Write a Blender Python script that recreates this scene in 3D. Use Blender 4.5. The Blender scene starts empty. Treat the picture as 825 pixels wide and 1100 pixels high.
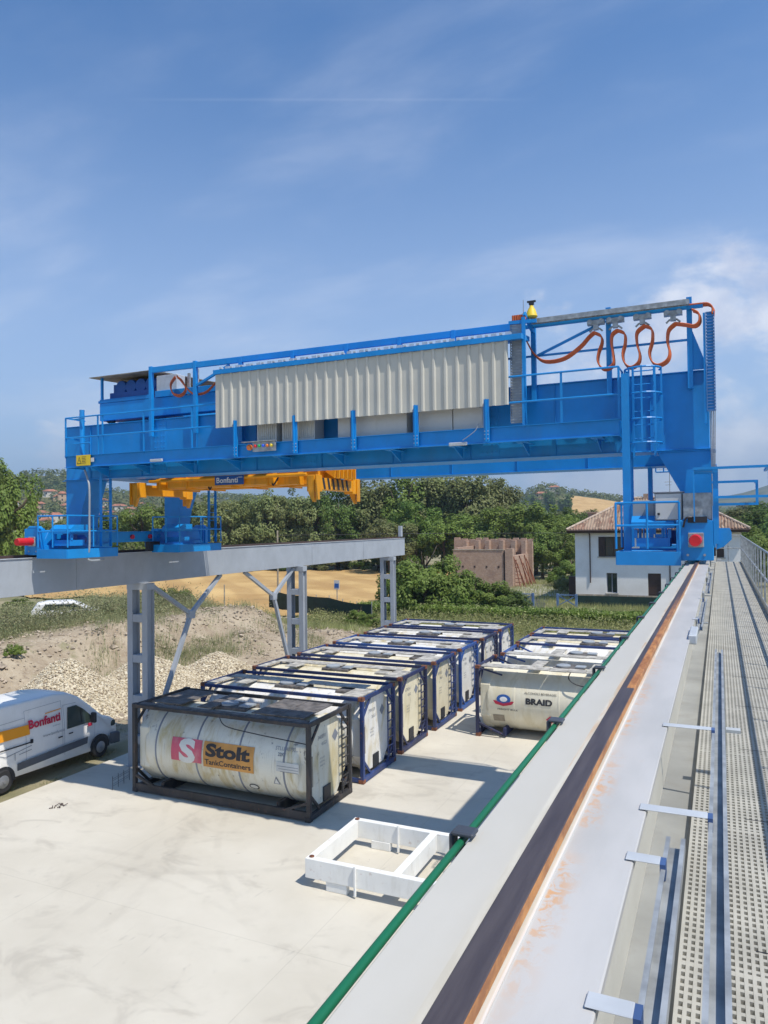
import bpy, bmesh, math, random
import numpy as np
from mathutils import Vector, Matrix
random.seed(7); rng = np.random.default_rng(11)
SC = bpy.context.scene
COL = SC.collection

# ---------------------------------------------------------------- camera
AX = ((0.90970298, 0.01837784, 0.41485269), (0.41508781, -0.01151422, -0.90970849), (-0.01194177, 0.99976481, -0.01810294))
cam = bpy.data.cameras.new('camera'); camo = bpy.data.objects.new('camera', cam); COL.objects.link(camo)
camo.matrix_world = Matrix(AX).to_4x4()
cam.sensor_fit = 'VERTICAL'; cam.sensor_height = 36.0; cam.lens = 36.0 * 790.07 / 1100
cam.clip_start = 0.05; cam.clip_end = 9000
SC.camera = camo

# ---------------------------------------------------------------- sky, sun, exposure
SUN = Vector((0.53, -0.18, 1.0)).normalized()
SUN_EL = math.asin(SUN.z); SUN_AZ = math.atan2(SUN.x, SUN.y)
sl = bpy.data.lights.new('sun', 'SUN'); so = bpy.data.objects.new('sun', sl); COL.objects.link(so)
so.rotation_euler = SUN.to_track_quat('Z', 'Y').to_euler(); so.location = (0, 0, 60)
sl.energy = 4.7; sl.angle = math.radians(0.5); sl.color = (1.0, 0.935, 0.83)
VS = SC.view_settings
VS.view_transform = 'Standard'; VS.look = 'None'; VS.gamma = 1.0; VS.exposure = 0.17; VS.use_curve_mapping = False

def view_dir(u, v):
    r = Matrix(AX) @ Vector((u - 412.5, 550.0 - v, -790.07)); return r.normalized()

def make_world():
    w = bpy.data.worlds.new('World'); SC.world = w; w.use_nodes = True
    nt = w.node_tree; N = nt.nodes; L = nt.links; N.clear()
    out = N.new('ShaderNodeOutputWorld'); bg = N.new('ShaderNodeBackground'); bg.inputs['Strength'].default_value = 0.122
    sky = N.new('ShaderNodeTexSky'); sky.sky_type = 'NISHITA'; sky.sun_disc = False
    sky.sun_elevation = SUN_EL; sky.sun_rotation = SUN_AZ
    sky.altitude = 200; sky.air_density = 1.0; sky.dust_density = 0.6; sky.ozone_density = 2.2
    hs = N.new('ShaderNodeHueSaturation'); hs.inputs['Saturation'].default_value = 1.12; hs.inputs['Value'].default_value = 1.0
    L.new(sky.outputs[0], hs.inputs['Color'])
    tint = N.new('ShaderNodeMix'); tint.data_type = 'RGBA'; tint.blend_type = 'MULTIPLY'; tint.inputs[0].default_value = 1; L.new(hs.outputs[0], tint.inputs[6]); tint.inputs[7].default_value = (0.52, 0.90, 1.16, 1)
    tc = N.new('ShaderNodeTexCoord'); d = tc.outputs['Generated']
    def M(op, a, b=None, clamp=False):
        n = N.new('ShaderNodeMath'); n.operation = op; n.use_clamp = clamp
        for i, x in enumerate((a, b)):
            if x is None: continue
            if isinstance(x, (int, float)): n.inputs[i].default_value = x
            else: L.new(x, n.inputs[i])
        return n.outputs[0]
    def dot(vec):
        n = N.new('ShaderNodeVectorMath'); n.operation = 'DOT_PRODUCT'; L.new(d, n.inputs[0]); n.inputs[1].default_value = vec
        return n.outputs['Value']
    def ramp(x, a, b):
        n = N.new('ShaderNodeMapRange'); n.interpolation_type = 'SMOOTHSTEP'; L.new(x, n.inputs[0])
        n.inputs[1].default_value = a; n.inputs[2].default_value = b; n.inputs[3].default_value = 0; n.inputs[4].default_value = 1
        return n.outputs[0]
    def noise(vec, scale, detail, rough, stretch=None, dist=0.0):
        n = N.new('ShaderNodeTexNoise'); n.inputs['Scale'].default_value = scale; n.inputs['Detail'].default_value = detail
        n.inputs['Roughness'].default_value = rough; n.inputs['Distortion'].default_value = dist
        if stretch:
            m = N.new('ShaderNodeMapping'); L.new(vec, m.inputs['Vector']); m.inputs['Scale'].default_value = stretch[0]
            m.inputs['Rotation'].default_value = stretch[1]; L.new(m.outputs[0], n.inputs['Vector'])
        else: L.new(vec, n.inputs['Vector'])
        return n.outputs['Fac']
    sep = N.new('ShaderNodeSeparateXYZ'); L.new(d, sep.inputs[0]); z = sep.outputs['Z']
    # high thin cloud, seen on a flat layer
    dv = N.new('ShaderNodeVectorMath'); dv.operation = 'DIVIDE'; L.new(d, dv.inputs[0])
    cmb = N.new('ShaderNodeCombineXYZ'); zz = M('ADD', M('MAXIMUM', z, 0.0), 0.22)
    for i in range(3): L.new(zz, cmb.inputs[i])
    L.new(cmb.outputs[0], dv.inputs[1]); flat = dv.outputs[0]
    c1 = noise(flat, 1.5, 7, 0.55, ((1.0, 2.1, 1.0), (0, 0, 0.5)), 0.25)
    c1 = ramp(c1, 0.42, 0.80)
    c2 = noise(flat, 5.0, 6, 0.62, ((1.0, 2.6, 1.0), (0, 0, 0.7)), 0.5)
    cirrus = M('MULTIPLY', M('MULTIPLY', c1, M('ADD', M('MULTIPLY', c2, 1.0), 0.2)), 0.42)
    cirrus = M('MULTIPLY', cirrus, ramp(z, 0.85, 0.30))
    # haze towards the horizon
    hz = M('MULTIPLY', ramp(z, 0.62, -0.02), 0.66)
    # cumulus banks to the right and low over the hills
    cu = noise(d, 6.5, 8, 0.58, ((1, 1, 1.7), (0, 0, 0)), 0.15)
    def blob(u, v, r, soft):
        return ramp(dot(view_dir(u, v)), math.cos(r + soft), math.cos(max(r - soft, 0.0)))
    reg = None
    for u, v, r, s in ((830, 400, 0.13, 0.10), (840, 500, 0.14, 0.09), (740, 410, 0.10, 0.10), (590, 335, 0.02, 0.035), (640, 440, 0.08, 0.09), (100, 485, 0.05, 0.05), (240, 350, 0.03, 0.05)):
        b = blob(u, v, r, s)
        if u == 240: b = M('MULTIPLY', b, 0.35)
        reg = b if reg is None else M('MAXIMUM', reg, b)
    cum = ramp(M('ADD', cu, M('MULTIPLY', reg, 0.21)), 0.60, 0.80)
    cum = M('MULTIPLY', M('MULTIPLY', cum, ramp(reg, 0.0, 0.5)), 0.72)
    # vapour trail: a thin arc
    a, b = view_dir(165, 107), view_dir(545, 107); nrm = a.cross(b).normalized(); mid = (a + b).normalized()
    tr = M('MULTIPLY', ramp(M('ABSOLUTE', dot(nrm)), 0.0022, 0.0003), ramp(dot(mid), math.cos(0.26), math.cos(0.13)))
    tr = M('MULTIPLY', tr, 0.045)
    def mix(fac, c_a, c_b):
        n = N.new('ShaderNodeMix'); n.data_type = 'RGBA'; L.new(fac, n.inputs[0])
        for i, x in ((6, c_a), (7, c_b)):
            if isinstance(x, tuple): n.inputs[i].default_value = x
            else: L.new(x, n.inputs[i])
        return n.outputs[2]
    c = mix(hz, tint.outputs[2], (5.0, 5.9, 7.6, 1))
    c = mix(cirrus, c, (7.2, 7.5, 8.3, 1))
    cs = noise(d, 13, 5, 0.6)
    ccol = mix(ramp(cs, 0.35, 0.65), (5.4, 5.6, 6.6, 1), (8.3, 8.2, 8.4, 1))
    c = mix(cum, c, ccol)
    c = mix(tr, c, (8.5, 8.5, 8.8, 1))
    L.new(c, bg.inputs['Color']); L.new(bg.outputs[0], out.inputs['Surface'])
make_world()

# ---------------------------------------------------------------- pixel -> place helpers (used once, to read true positions off the view)
def ray(u, v): return Matrix(AX) @ Vector((u - 412.5, 550.0 - v, -790.07))
def ony(u, v, Y): r = ray(u, v); return r * (Y / r.y)
def onx(u, v, X): r = ray(u, v); return r * (X / r.x)
def onz(u, v, Z): r = ray(u, v); return r * (Z / r.z)

# ---------------------------------------------------------------- materials
def _new(name):
    m = bpy.data.materials.new(name); m.use_nodes = True
    nt = m.node_tree; return m, nt, nt.nodes, nt.links, nt.nodes['Principled BSDF']
def _mix(N, L, fac, a, b):
    n = N.new('ShaderNodeMix'); n.data_type = 'RGBA'
    if isinstance(fac, float): n.inputs[0].default_value = fac
    else: L.new(fac, n.inputs[0])
    for i, x in ((6, a), (7, b)):
        if isinstance(x, tuple): n.inputs[i].default_value = x if len(x) == 4 else (*x, 1)
        else: L.new(x, n.inputs[i])
    return n.outputs[2]
def _noise(N, L, vec, scale, detail=5, rough=0.6, stretch=None, dist=0.0):
    n = N.new('ShaderNodeTexNoise'); n.inputs['Scale'].default_value = scale; n.inputs['Detail'].default_value = detail
    n.inputs['Roughness'].default_value = rough; n.inputs['Distortion'].default_value = dist
    if stretch:
        m = N.new('ShaderNodeMapping'); L.new(vec, m.inputs['Vector']); m.inputs['Scale'].default_value = stretch; vec = m.outputs[0]
    L.new(vec, n.inputs['Vector']); return n.outputs['Fac']
def _ramp(N, L, x, a, b):
    n = N.new('ShaderNodeMapRange'); n.interpolation_type = 'SMOOTHSTEP'; L.new(x, n.inputs[0])
    n.inputs[1].default_value = a; n.inputs[2].default_value = b; return n.outputs[0]
def _mul(N, L, a, b):
    n = N.new('ShaderNodeMath'); n.operation = 'MULTIPLY'
    for i, x in enumerate((a, b)):
        if isinstance(x, (int, float)): n.inputs[i].default_value = x
        else: L.new(x, n.inputs[i])
    return n.outputs[0]
def _bump(N, L, P, h, strength, dist=0.02):
    b = N.new('ShaderNodeBump'); b.inputs['Strength'].default_value = strength; b.inputs['Distance'].default_value = dist
    L.new(h, b.inputs['Height']); L.new(b.outputs[0], P.inputs['Normal'])
def _geo(N):
    return N.new('ShaderNodeNewGeometry').outputs['Position']

def paint(name, col, rough=0.45, metal=0.0, var=0.12, dirt=None, dirt_amt=0.0, rust=None, rust_amt=0.0, scale=1.2, bump=0.0, streak=True):
    m, nt, N, L, P = _new(name); p = _geo(N)
    dark = tuple(c * (1 - var * 1.6) for c in col); lite = tuple(min(1, c * (1 + var)) for c in col)
    c = _mix(N, L, _ramp(N, L, _noise(N, L, p, scale, 6), 0.3, 0.7), dark, lite)
    if dirt:
        f = _ramp(N, L, _noise(N, L, p, 2.6, 7, 0.65, (1.2, 1.2, 0.28) if streak else (1, 1, 1), 0.4), 0.50, 0.78)
        c = _mix(N, L, _mul(N, L, f, dirt_amt), c, dirt)
    if rust:
        f = _ramp(N, L, _noise(N, L, p, 7.0, 8, 0.7), 0.60, 0.68)
        c = _mix(N, L, _mul(N, L, f, rust_amt), c, rust)
    if name == 'crane_blue_paint':
        g = _ramp(N, L, _noise(N, L, p, 6.0, 6, 0.7, (2.2, 2.2, 0.10), 0.2), 0.60, 0.80)
        c = _mix(N, L, _mul(N, L, g, 0.35), c, (0.015, 0.10, 0.27))
        g = _ramp(N, L, _noise(N, L, p, 18.0, 5, 0.7), 0.66, 0.74)
        c = _mix(N, L, _mul(N, L, g, 0.25), c, (0.16, 0.30, 0.48))
    L.new(c, P.inputs['Base Color']); P.inputs['Roughness'].default_value = rough; P.inputs['Metallic'].default_value = metal
    r = N.new('ShaderNodeMapRange'); L.new(_noise(N, L, p, 4.0, 4), r.inputs[0]); r.inputs[3].default_value = rough - 0.08; r.inputs[4].default_value = min(1, rough + 0.14)
    L.new(r.outputs[0], P.inputs['Roughness'])
    if bump: _bump(N, L, P, _noise(N, L, p, 9.0, 5), bump)
    return m

MT = {}
MT['blue'] = paint('crane_blue_paint', (0.005, 0.245, 0.64), 0.40, var=0.08, dirt=(0.05, 0.20, 0.42), dirt_amt=0.34, bump=0.06)
MT['blue_dark'] = paint('motor_blue_paint', (0.008, 0.090, 0.38), 0.4, var=0.1)
MT['yellow'] = paint('spreader_yellow_paint', (0.80, 0.34, 0.010), 0.42, var=0.1, dirt=(0.25, 0.12, 0.03), dirt_amt=0.5)
MT['grey_steel'] = paint('runway_grey_paint', (0.36, 0.39, 0.43), 0.42, var=0.06, dirt=(0.25, 0.27, 0.30), dirt_amt=0.3)
MT['lilac'] = paint('flange_grey_paint', (0.46, 0.50, 0.57), 0.38, var=0.07, dirt=(0.50, 0.46, 0.38), dirt_amt=0.55, streak=False)
MT['galv'] = paint('galvanised_steel', (0.37, 0.39, 0.40), 0.45, 0.35, var=0.2, scale=9)
MT['galv_light'] = paint('bracket_light_grey', (0.50, 0.53, 0.56), 0.42, 0.1, var=0.08, scale=5)
MT['curtain'] = paint('grey_white_sheet', (0.56, 0.54, 0.47), 0.5, var=0.04, dirt=(0.42, 0.41, 0.36), dirt_amt=0.25)
MT['flange_low'] = paint('lower_flange_grey', (0.27, 0.275, 0.265), 0.6, var=0.12, dirt=(0.20, 0.19, 0.17), dirt_amt=0.5)
MT['bracket_tip'] = paint('bracket_tip_blue', (0.05, 0.10, 0.24), 0.45)
MT['tray_blue'] = paint('tray_light_blue', (0.10, 0.24, 0.50), 0.4)
MT['cabinet'] = paint('cabinet_white', (0.62, 0.62, 0.60), 0.45, var=0.05)
MT['cabinet_grey'] = paint('cabinet_grey', (0.30, 0.33, 0.36), 0.5, var=0.05)
MT['dark'] = paint('black_plastic', (0.02, 0.022, 0.028), 0.5)
MT['conduct'] = paint('conductor_green_pvc', (0.008, 0.135, 0.060), 0.35, var=0.1)
MT['clamp'] = paint('clamp_dark_grey', (0.055, 0.065, 0.085), 0.5, var=0.2)
MT['orange'] = paint('orange_cable', (0.62, 0.13, 0.035), 0.5, var=0.15)
MT['red'] = paint('buffer_red', (0.62, 0.012, 0.02), 0.4)
MT['white'] = paint('white_paint', (0.80, 0.80, 0.77), 0.42, var=0.04, dirt=(0.40, 0.37, 0.30), dirt_amt=0.35, rust=(0.30, 0.12, 0.04), rust_amt=0.35)
MT['sign_y'] = paint('sign_yellow', (0.80, 0.56, 0.03), 0.5, var=0.04)
MT['ink'] = paint('lettering_black', (0.03, 0.03, 0.035), 0.5)
MT['ink_white'] = paint('lettering_white', (0.8, 0.8, 0.8), 0.5)
MT['ink_red'] = paint('lettering_red', (0.50, 0.02, 0.06), 0.5)
MT['ink_grey'] = paint('lettering_grey', (0.22, 0.24, 0.28), 0.5)
MT['sign_blue'] = paint('sign_blue', (0.02, 0.10, 0.36), 0.4)
MT['pink'] = paint('decal_red', (0.60, 0.10, 0.16), 0.5, var=0.15, dirt=(0.5, 0.4, 0.35), dirt_amt=0.5)
MT['decal_or'] = paint('decal_orange', (0.62, 0.30, 0.075), 0.5, var=0.14, dirt=(0.4, 0.22, 0.1), dirt_amt=0.5)
MT['decal_w'] = paint('decal_white', (0.66, 0.66, 0.62), 0.5, var=0.1)
MT['rubber'] = paint('tyre_rubber', (0.022, 0.022, 0.024), 0.75)
MT['rim'] = paint('wheel_rim', (0.28, 0.29, 0.31), 0.4, 0.5)
MT['van_white'] = paint('van_white_paint', (0.78, 0.77, 0.75), 0.28, var=0.03, dirt=(0.55, 0.53, 0.48), dirt_amt=0.3)
MT['van_trim'] = paint('van_grey_trim', (0.10, 0.11, 0.13), 0.55)
MT['van_orange'] = paint('van_orange_stripe', (0.80, 0.32, 0.02), 0.35, var=0.04)
MT['castings'] = paint('rusty_casting', (0.20, 0.075, 0.04), 0.75, var=0.35, scale=8)
MT['brown'] = paint('dark_wood', (0.055, 0.032, 0.026), 0.6, var=0.2)
MT['bark'] = paint('bark', (0.12, 0.09, 0.065), 0.85, var=0.3, scale=3, bump=0.4)
MT['roofsheet'] = paint('weathered_board', (0.26, 0.23, 0.18), 0.6, var=0.3, scale=3)
MT['plinth'] = paint('plinth_render', (0.36, 0.31, 0.24), 0.8, var=0.2, scale=2)
MT['stone_frame'] = paint('stone_sill', (0.45, 0.42, 0.37), 0.8)
def glass(name, col):
    m, nt, N, L, P = _new(name); P.inputs['Base Color'].default_value = (*col, 1); P.inputs['Roughness'].default_value = 0.06
    P.inputs['Specular IOR Level'].default_value = 0.8; return m
MT['glass'] = glass('window_glass', (0.03, 0.045, 0.04))
for k, c in (('lamp_red', (0.75, 0.02, 0.03)), ('lamp_green', (0.02, 0.45, 0.10)), ('lamp_blue', (0.03, 0.12, 0.8)), ('lamp_orange', (0.85, 0.22, 0.03)), ('lamp_yellow', (0.85, 0.65, 0.05))):
    MT[k] = paint(k, c, 0.3, var=0.02)

def tank_mat(name, col, dirty):
    m, nt, N, L, P = _new(name); p = _geo(N)
    c = _mix(N, L, _ramp(N, L, _noise(N, L, p, 0.8, 5), 0.3, 0.7), tuple(x * 0.86 for x in col), col)
    ye = _ramp(N, L, _noise(N, L, p, 1.5, 6, 0.6, (1.6, 1, 0.35), 0.6), 0.46, 0.70)
    c = _mix(N, L, _mul(N, L, ye, dirty), c, (0.52, 0.43, 0.22))
    sm = _ramp(N, L, _noise(N, L, p, 4.5, 8, 0.7, (1, 1, 0.7)), 0.60, 0.72)
    c = _mix(N, L, _mul(N, L, sm, dirty * 0.85), c, (0.10, 0.10, 0.11))
    st = _ramp(N, L, _noise(N, L, p, 9.0, 4, 0.6, (2.0, 1, 0.08)), 0.56, 0.78)
    c = _mix(N, L, _mul(N, L, st, dirty * 0.45), c, (0.20, 0.15, 0.09))
    L.new(c, P.inputs['Base Color']); P.inputs['Roughness'].default_value = 0.42
    _bump(N, L, P, _noise(N, L, p, 2.5, 3), 0.25, 0.03)
    return m
TK = {'cream': tank_mat('tank_cream', (0.78, 0.72, 0.54), 0.65), 'old': tank_mat('tank_weathered_white', (0.76, 0.74, 0.63), 1.0),
      'white': tank_mat('tank_white', (0.82, 0.81, 0.78), 0.9), 'clean': tank_mat('tank_clean_white', (0.82, 0.81, 0.76), 0.35), 'ivory': tank_mat('tank_ivory', (0.80, 0.75, 0.60), 0.35)}
FR = {'black': paint('frame_black', (0.030, 0.030, 0.034), 0.55, var=0.3, dirt=(0.14, 0.10, 0.08), dirt_amt=0.6, rust=(0.16, 0.07, 0.04), rust_amt=0.7),
      'blue': paint('frame_blue', (0.020, 0.045, 0.160), 0.5, var=0.25, dirt=(0.10, 0.09, 0.12), dirt_amt=0.6, rust=(0.18, 0.07, 0.04), rust_amt=0.6),
      'navy': paint('frame_navy', (0.018, 0.026, 0.085), 0.5, var=0.25, dirt=(0.08, 0.07, 0.08), dirt_amt=0.5, rust=(0.18, 0.07, 0.04), rust_amt=0.6),
      'bright': paint('frame_bright_blue', (0.02, 0.075, 0.28), 0.45, var=0.2, dirt=(0.10, 0.12, 0.2), dirt_amt=0.4, rust=(0.18, 0.07, 0.04), rust_amt=0.4)}
WK = {'grey': paint('gangway_grey', (0.44, 0.42, 0.375), 0.7, var=0.25, scale=4, dirt=(0.12, 0.10, 0.09), dirt_amt=0.6, streak=False),
      'dark': paint('gangway_dark', (0.13, 0.12, 0.115), 0.7, var=0.35, scale=4, dirt=(0.22, 0.17, 0.13), dirt_amt=0.6, streak=False)}

def leaf_mat(name, cols, trans=0.36):
    m, nt, N, L, P = _new(name)
    oi = N.new('ShaderNodeObjectInfo'); tc = N.new('ShaderNodeTexCoord')
    p = _geo(N)
    c = _mix(N, L, _ramp(N, L, _noise(N, L, p, 0.35, 4), 0.35, 0.65), cols[0], cols[1])
    c2 = _mix(N, L, _ramp(N, L, _noise(N, L, p, 3.2, 3), 0.38, 0.62), c, cols[2])
    c2 = _mix(N, L, 0.5, c, c2)
    hs = N.new('ShaderNodeHueSaturation'); L.new(c2, hs.inputs['Color'])
    mr = N.new('ShaderNodeMapRange'); L.new(oi.outputs['Random'], mr.inputs[0]); mr.inputs[3].default_value = 0.484; mr.inputs[4].default_value = 0.504; L.new(mr.outputs[0], hs.inputs['Hue'])
    mv = N.new('ShaderNodeMapRange'); L.new(oi.outputs['Random'], mv.inputs[0]); mv.inputs[3].default_value = 0.8; mv.inputs[4].default_value = 1.25; L.new(mv.outputs[0], hs.inputs['Value'])
    L.new(hs.outputs[0], P.inputs['Base Color']); P.inputs['Roughness'].default_value = 0.55
    P.inputs['Specular IOR Level'].default_value = 0.25
    out = [n for n in N if n.type == 'OUTPUT_MATERIAL'][0]
    tr = N.new('ShaderNodeBsdfTranslucent'); L.new(hs.outputs[0], tr.inputs['Color'])
    mx = N.new('ShaderNodeMixShader'); mx.inputs[0].default_value = trans
    L.new(P.outputs[0], mx.inputs[1]); L.new(tr.outputs[0], mx.inputs[2]); L.new(mx.outputs[0], out.inputs['Surface'])
    return m
LF = {'green': leaf_mat('leaves_green', ((0.115, 0.190, 0.034), (0.175, 0.260, 0.050), (0.235, 0.290, 0.080))),
      'olive': leaf_mat('leaves_olive', ((0.150, 0.200, 0.065), (0.215, 0.255, 0.090), (0.28, 0.28, 0.135))),
      'dark': leaf_mat('leaves_dark', ((0.0622, 0.1233, 0.0242), (0.1119, 0.1905, 0.0362), (0.1739, 0.2464, 0.0563))),
      'far': leaf_mat('leaves_far', ((0.0870, 0.1299, 0.0403), (0.1491, 0.1747, 0.0523), (0.2113, 0.2016, 0.0805))),
      'weed': leaf_mat('weeds', ((0.17, 0.21, 0.09), (0.26, 0.28, 0.14), (0.40, 0.35, 0.20)), 0.3),
      'reed': leaf_mat('reed_grass', ((0.24, 0.30, 0.10), (0.34, 0.37, 0.14), (0.46, 0.42, 0.22)), 0.3)}

# ---------------------------------------------------------------- mesh helpers
ORG = {}
class MB:
    def __init__(s): s.v = []; s.f = []
    def quadbox(s, c):
        n = len(s.v); s.v += [tuple(p) for p in c]
        s.f += [tuple(n + i for i in q) for q in ((0, 3, 2, 1), (4, 5, 6, 7), (0, 1, 5, 4), (1, 2, 6, 5), (2, 3, 7, 6), (3, 0, 4, 7))]; return s
    def box(s, x0, x1, y0, y1, z0, z1):
        x0, x1 = sorted((x0, x1)); y0, y1 = sorted((y0, y1)); z0, z1 = sorted((z0, z1))
        return s.quadbox([(x0, y0, z0), (x1, y0, z0), (x1, y1, z0), (x0, y1, z0), (x0, y0, z1), (x1, y0, z1), (x1, y1, z1), (x0, y1, z1)])
    def bar(s, p, q, w, h=None, up=(0, 0, 1)):
        h = h or w; p = Vector(p); q = Vector(q); d = (q - p).normalized(); u = Vector(up)
        if abs(d.dot(u)) > 0.98: u = Vector((1, 0, 0))
        a = d.cross(u).normalized(); b = a.cross(d).normalized(); a = a * w / 2; b = b * h / 2
        return s.quadbox([p - a - b, p + a - b, p + a + b, p - a + b, q - a - b, q + a - b, q + a + b, q - a + b])
    def tube(s, pts, r, n=8, cap=True, closed=False):
        pts = [Vector(p) for p in pts]; base = len(s.v); k = len(pts); u = None
        rr = r if isinstance(r, (list, tuple)) else [r] * k
        for i, p in enumerate(pts):
            d = ((pts[(i + 1) % k] if (i < k - 1 or closed) else p) - (pts[i - 1] if (i > 0 or closed) else p)).normalized()
            if u is None: u = Vector((0, 0, 1)) if abs(d.z) < 0.9 else Vector((1, 0, 0))
            a = d.cross(u).normalized(); u = a.cross(d).normalized()
            for j in range(n):
                t = 2 * math.pi * j / n; s.v.append(tuple(p + (a * math.cos(t) + u * math.sin(t)) * rr[i]))
        m = k if closed else k - 1
        for i in range(m):
            for j in range(n):
                a0 = base + i * n; b0 = base + ((i + 1) % k) * n
                s.f.append((a0 + j, a0 + (j + 1) % n, b0 + (j + 1) % n, b0 + j))
        if cap and not closed:
            s.f.append(tuple(base + j for j in reversed(range(n)))); s.f.append(tuple(base + (k - 1) * n + j for j in range(n)))
        return s
    def prism(s, poly, axis, a, b):
        """poly in the two other axes, extruded along axis from a to b"""
        def P(t, c):
            return {'x': (c, t[0], t[1]), 'y': (t[0], c, t[1]), 'z': (t[0], t[1], c)}[axis]
        n = len(s.v); k = len(poly)
        s.v += [P(t, a) for t in poly] + [P(t, b) for t in poly]
        s.f.append(tuple(n + i for i in range(k))); s.f.append(tuple(n + k + i for i in reversed(range(k))))
        for i in range(k): j = (i + 1) % k; s.f.append((n + i, n + k + i, n + k + j, n + j))
        return s
    def lathe(s, prof, c, axis='z', n=32):
        """prof: (radius, t) along axis from c"""
        base = len(s.v); k = len(prof)
        for r, t in prof:
            for j in range(n):
                a = 2 * math.pi * j / n; x, y = r * math.cos(a), r * math.sin(a)
                q = {'z': (x, y, t), 'x': (t, x, y), 'y': (x, t, y)}[axis]; s.v.append((c[0] + q[0], c[1] + q[1], c[2] + q[2]))
        for i in range(k - 1):
            for j in range(n): s.f.append((base + i * n + j, base + i * n + (j + 1) % n, base + (i + 1) * n + (j + 1) % n, base + (i + 1) * n + j))
        s.f.append(tuple(base + j for j in range(n))); s.f.append(tuple(base + (k - 1) * n + j for j in reversed(range(n)))); return s
    def build(s, name, mat, parent=None, smooth=None, bevel=0.0, origin=None, fix=True):
        me = bpy.data.meshes.new(name)
        V = np.array(s.v, float)
        o_ = np.array(origin if origin is not None else [(V[:, 0].min() + V[:, 0].max()) / 2, (V[:, 1].min() + V[:, 1].max()) / 2, V[:, 2].min()])
        me.from_pydata([tuple(p) for p in (V - o_)], [], s.f)
        if fix:
            bm = bmesh.new(); bm.from_mesh(me); bmesh.ops.recalc_face_normals(bm, faces=bm.faces); bm.to_mesh(me); bm.free()
        me.materials.append(MT[mat] if isinstance(mat, str) else mat)
        if smooth:
            me.shade_smooth(); me.set_sharp_from_angle(angle=math.radians(smooth))
        return link(me, name, o_, parent, bevel)
def link(me, name, o_, parent=None, bevel=0.0):
    ob = bpy.data.objects.new(name, me); COL.objects.link(ob)
    ORG[ob.name] = Vector(o_)
    if parent is not None: ob.parent = parent; ob.location = Vector(o_) - ORG[parent.name]
    else: ob.location = o_
    if bevel:
        b = ob.modifiers.new('bevel', 'BEVEL'); b.width = bevel; b.segments = 1; b.limit_method = 'ANGLE'; b.angle_limit = math.radians(40)
    return ob
def tag(o, label=None, cat=None, group=None, kind=None):
    if label: o['label'] = label
    if cat: o['category'] = cat
    if group: o['group'] = group
    if kind: o['kind'] = kind
    return o
def thing(name, loc, label, cat, group=None):
    o = bpy.data.objects.new(name, None); COL.objects.link(o); o.location = loc; o.empty_display_size = 0.3
    ORG[o.name] = Vector(loc); return tag(o, label, cat, group)

_TC = {}
def text_uv(s, bold=0.0, shear=0.0, space=1.0):
    """triangulated lettering: (verts uv with height 1 for capitals, faces, width)"""
    key = (s, bold, shear, space)
    if key in _TC: return _TC[key]
    cu = bpy.data.curves.new('t', 'FONT'); cu.body = s; cu.size = 1.0; cu.offset = bold; cu.shear = shear; cu.space_character = space; cu.resolution_u = 3
    o = bpy.data.objects.new('t', cu); COL.objects.link(o)
    dg = bpy.context.evaluated_depsgraph_get(); me = bpy.data.meshes.new_from_object(o.evaluated_get(dg))
    bm = bmesh.new(); bm.from_mesh(me)
    for h in (-0.15, 0.0, 0.15, 0.3, 0.45, 0.6):
        bmesh.ops.bisect_plane(bm, geom=bm.verts[:] + bm.edges[:] + bm.faces[:], plane_co=(0, h, 0), plane_no=(0, 1, 0))
    bmesh.ops.triangulate(bm, faces=bm.faces)
    v = [(p.co.x, p.co.y) for p in bm.verts]; bm.verts.index_update(); f = [tuple(q.index for q in t.verts) for t in bm.faces]
    bm.free(); bpy.data.objects.remove(o); bpy.data.curves.remove(cu); bpy.data.meshes.remove(me)
    x0 = min(p[0] for p in v); x1 = max(p[0] for p in v); v = [(p[0] - x0, p[1]) for p in v]
    _TC[key] = (v, f, x1 - x0); return _TC[key]
def lettering(mb, s, cap, mapf, u0=0.0, v0=0.0, width=None, bold=0.0, shear=0.0, center=False):
    v, f, w = text_uv(s, bold, shear); k = cap / 0.7; kx = k if width is None else width / w
    n = len(mb.v)
    if center: u0 -= w * kx / 2
    mb.v += [tuple(mapf(u0 + a * kx, v0 + b * k)) for a, b in v]; mb.f += [tuple(n + i for i in t) for t in f]; return mb
def poly(mb, pts, mapf, sub=4):
    """a decal polygon cut into strips by v so that it can wrap"""
    bm = bmesh.new(); vs = [bm.verts.new((a, b, 0)) for a, b in pts]; bm.faces.new(vs)
    lo = min(p[1] for p in pts); hi = max(p[1] for p in pts)
    for i in range(1, sub): bmesh.ops.bisect_plane(bm, geom=bm.verts[:] + bm.edges[:] + bm.faces[:], plane_co=(0, lo + (hi - lo) * i / sub, 0), plane_no=(0, 1, 0))
    bmesh.ops.triangulate(bm, faces=bm.faces); bm.verts.index_update(); n = len(mb.v)
    mb.v += [tuple(mapf(p.co.x, p.co.y)) for p in bm.verts]; mb.f += [tuple(n + q.index for q in t.verts) for t in bm.faces]; bm.free(); return mb

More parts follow.
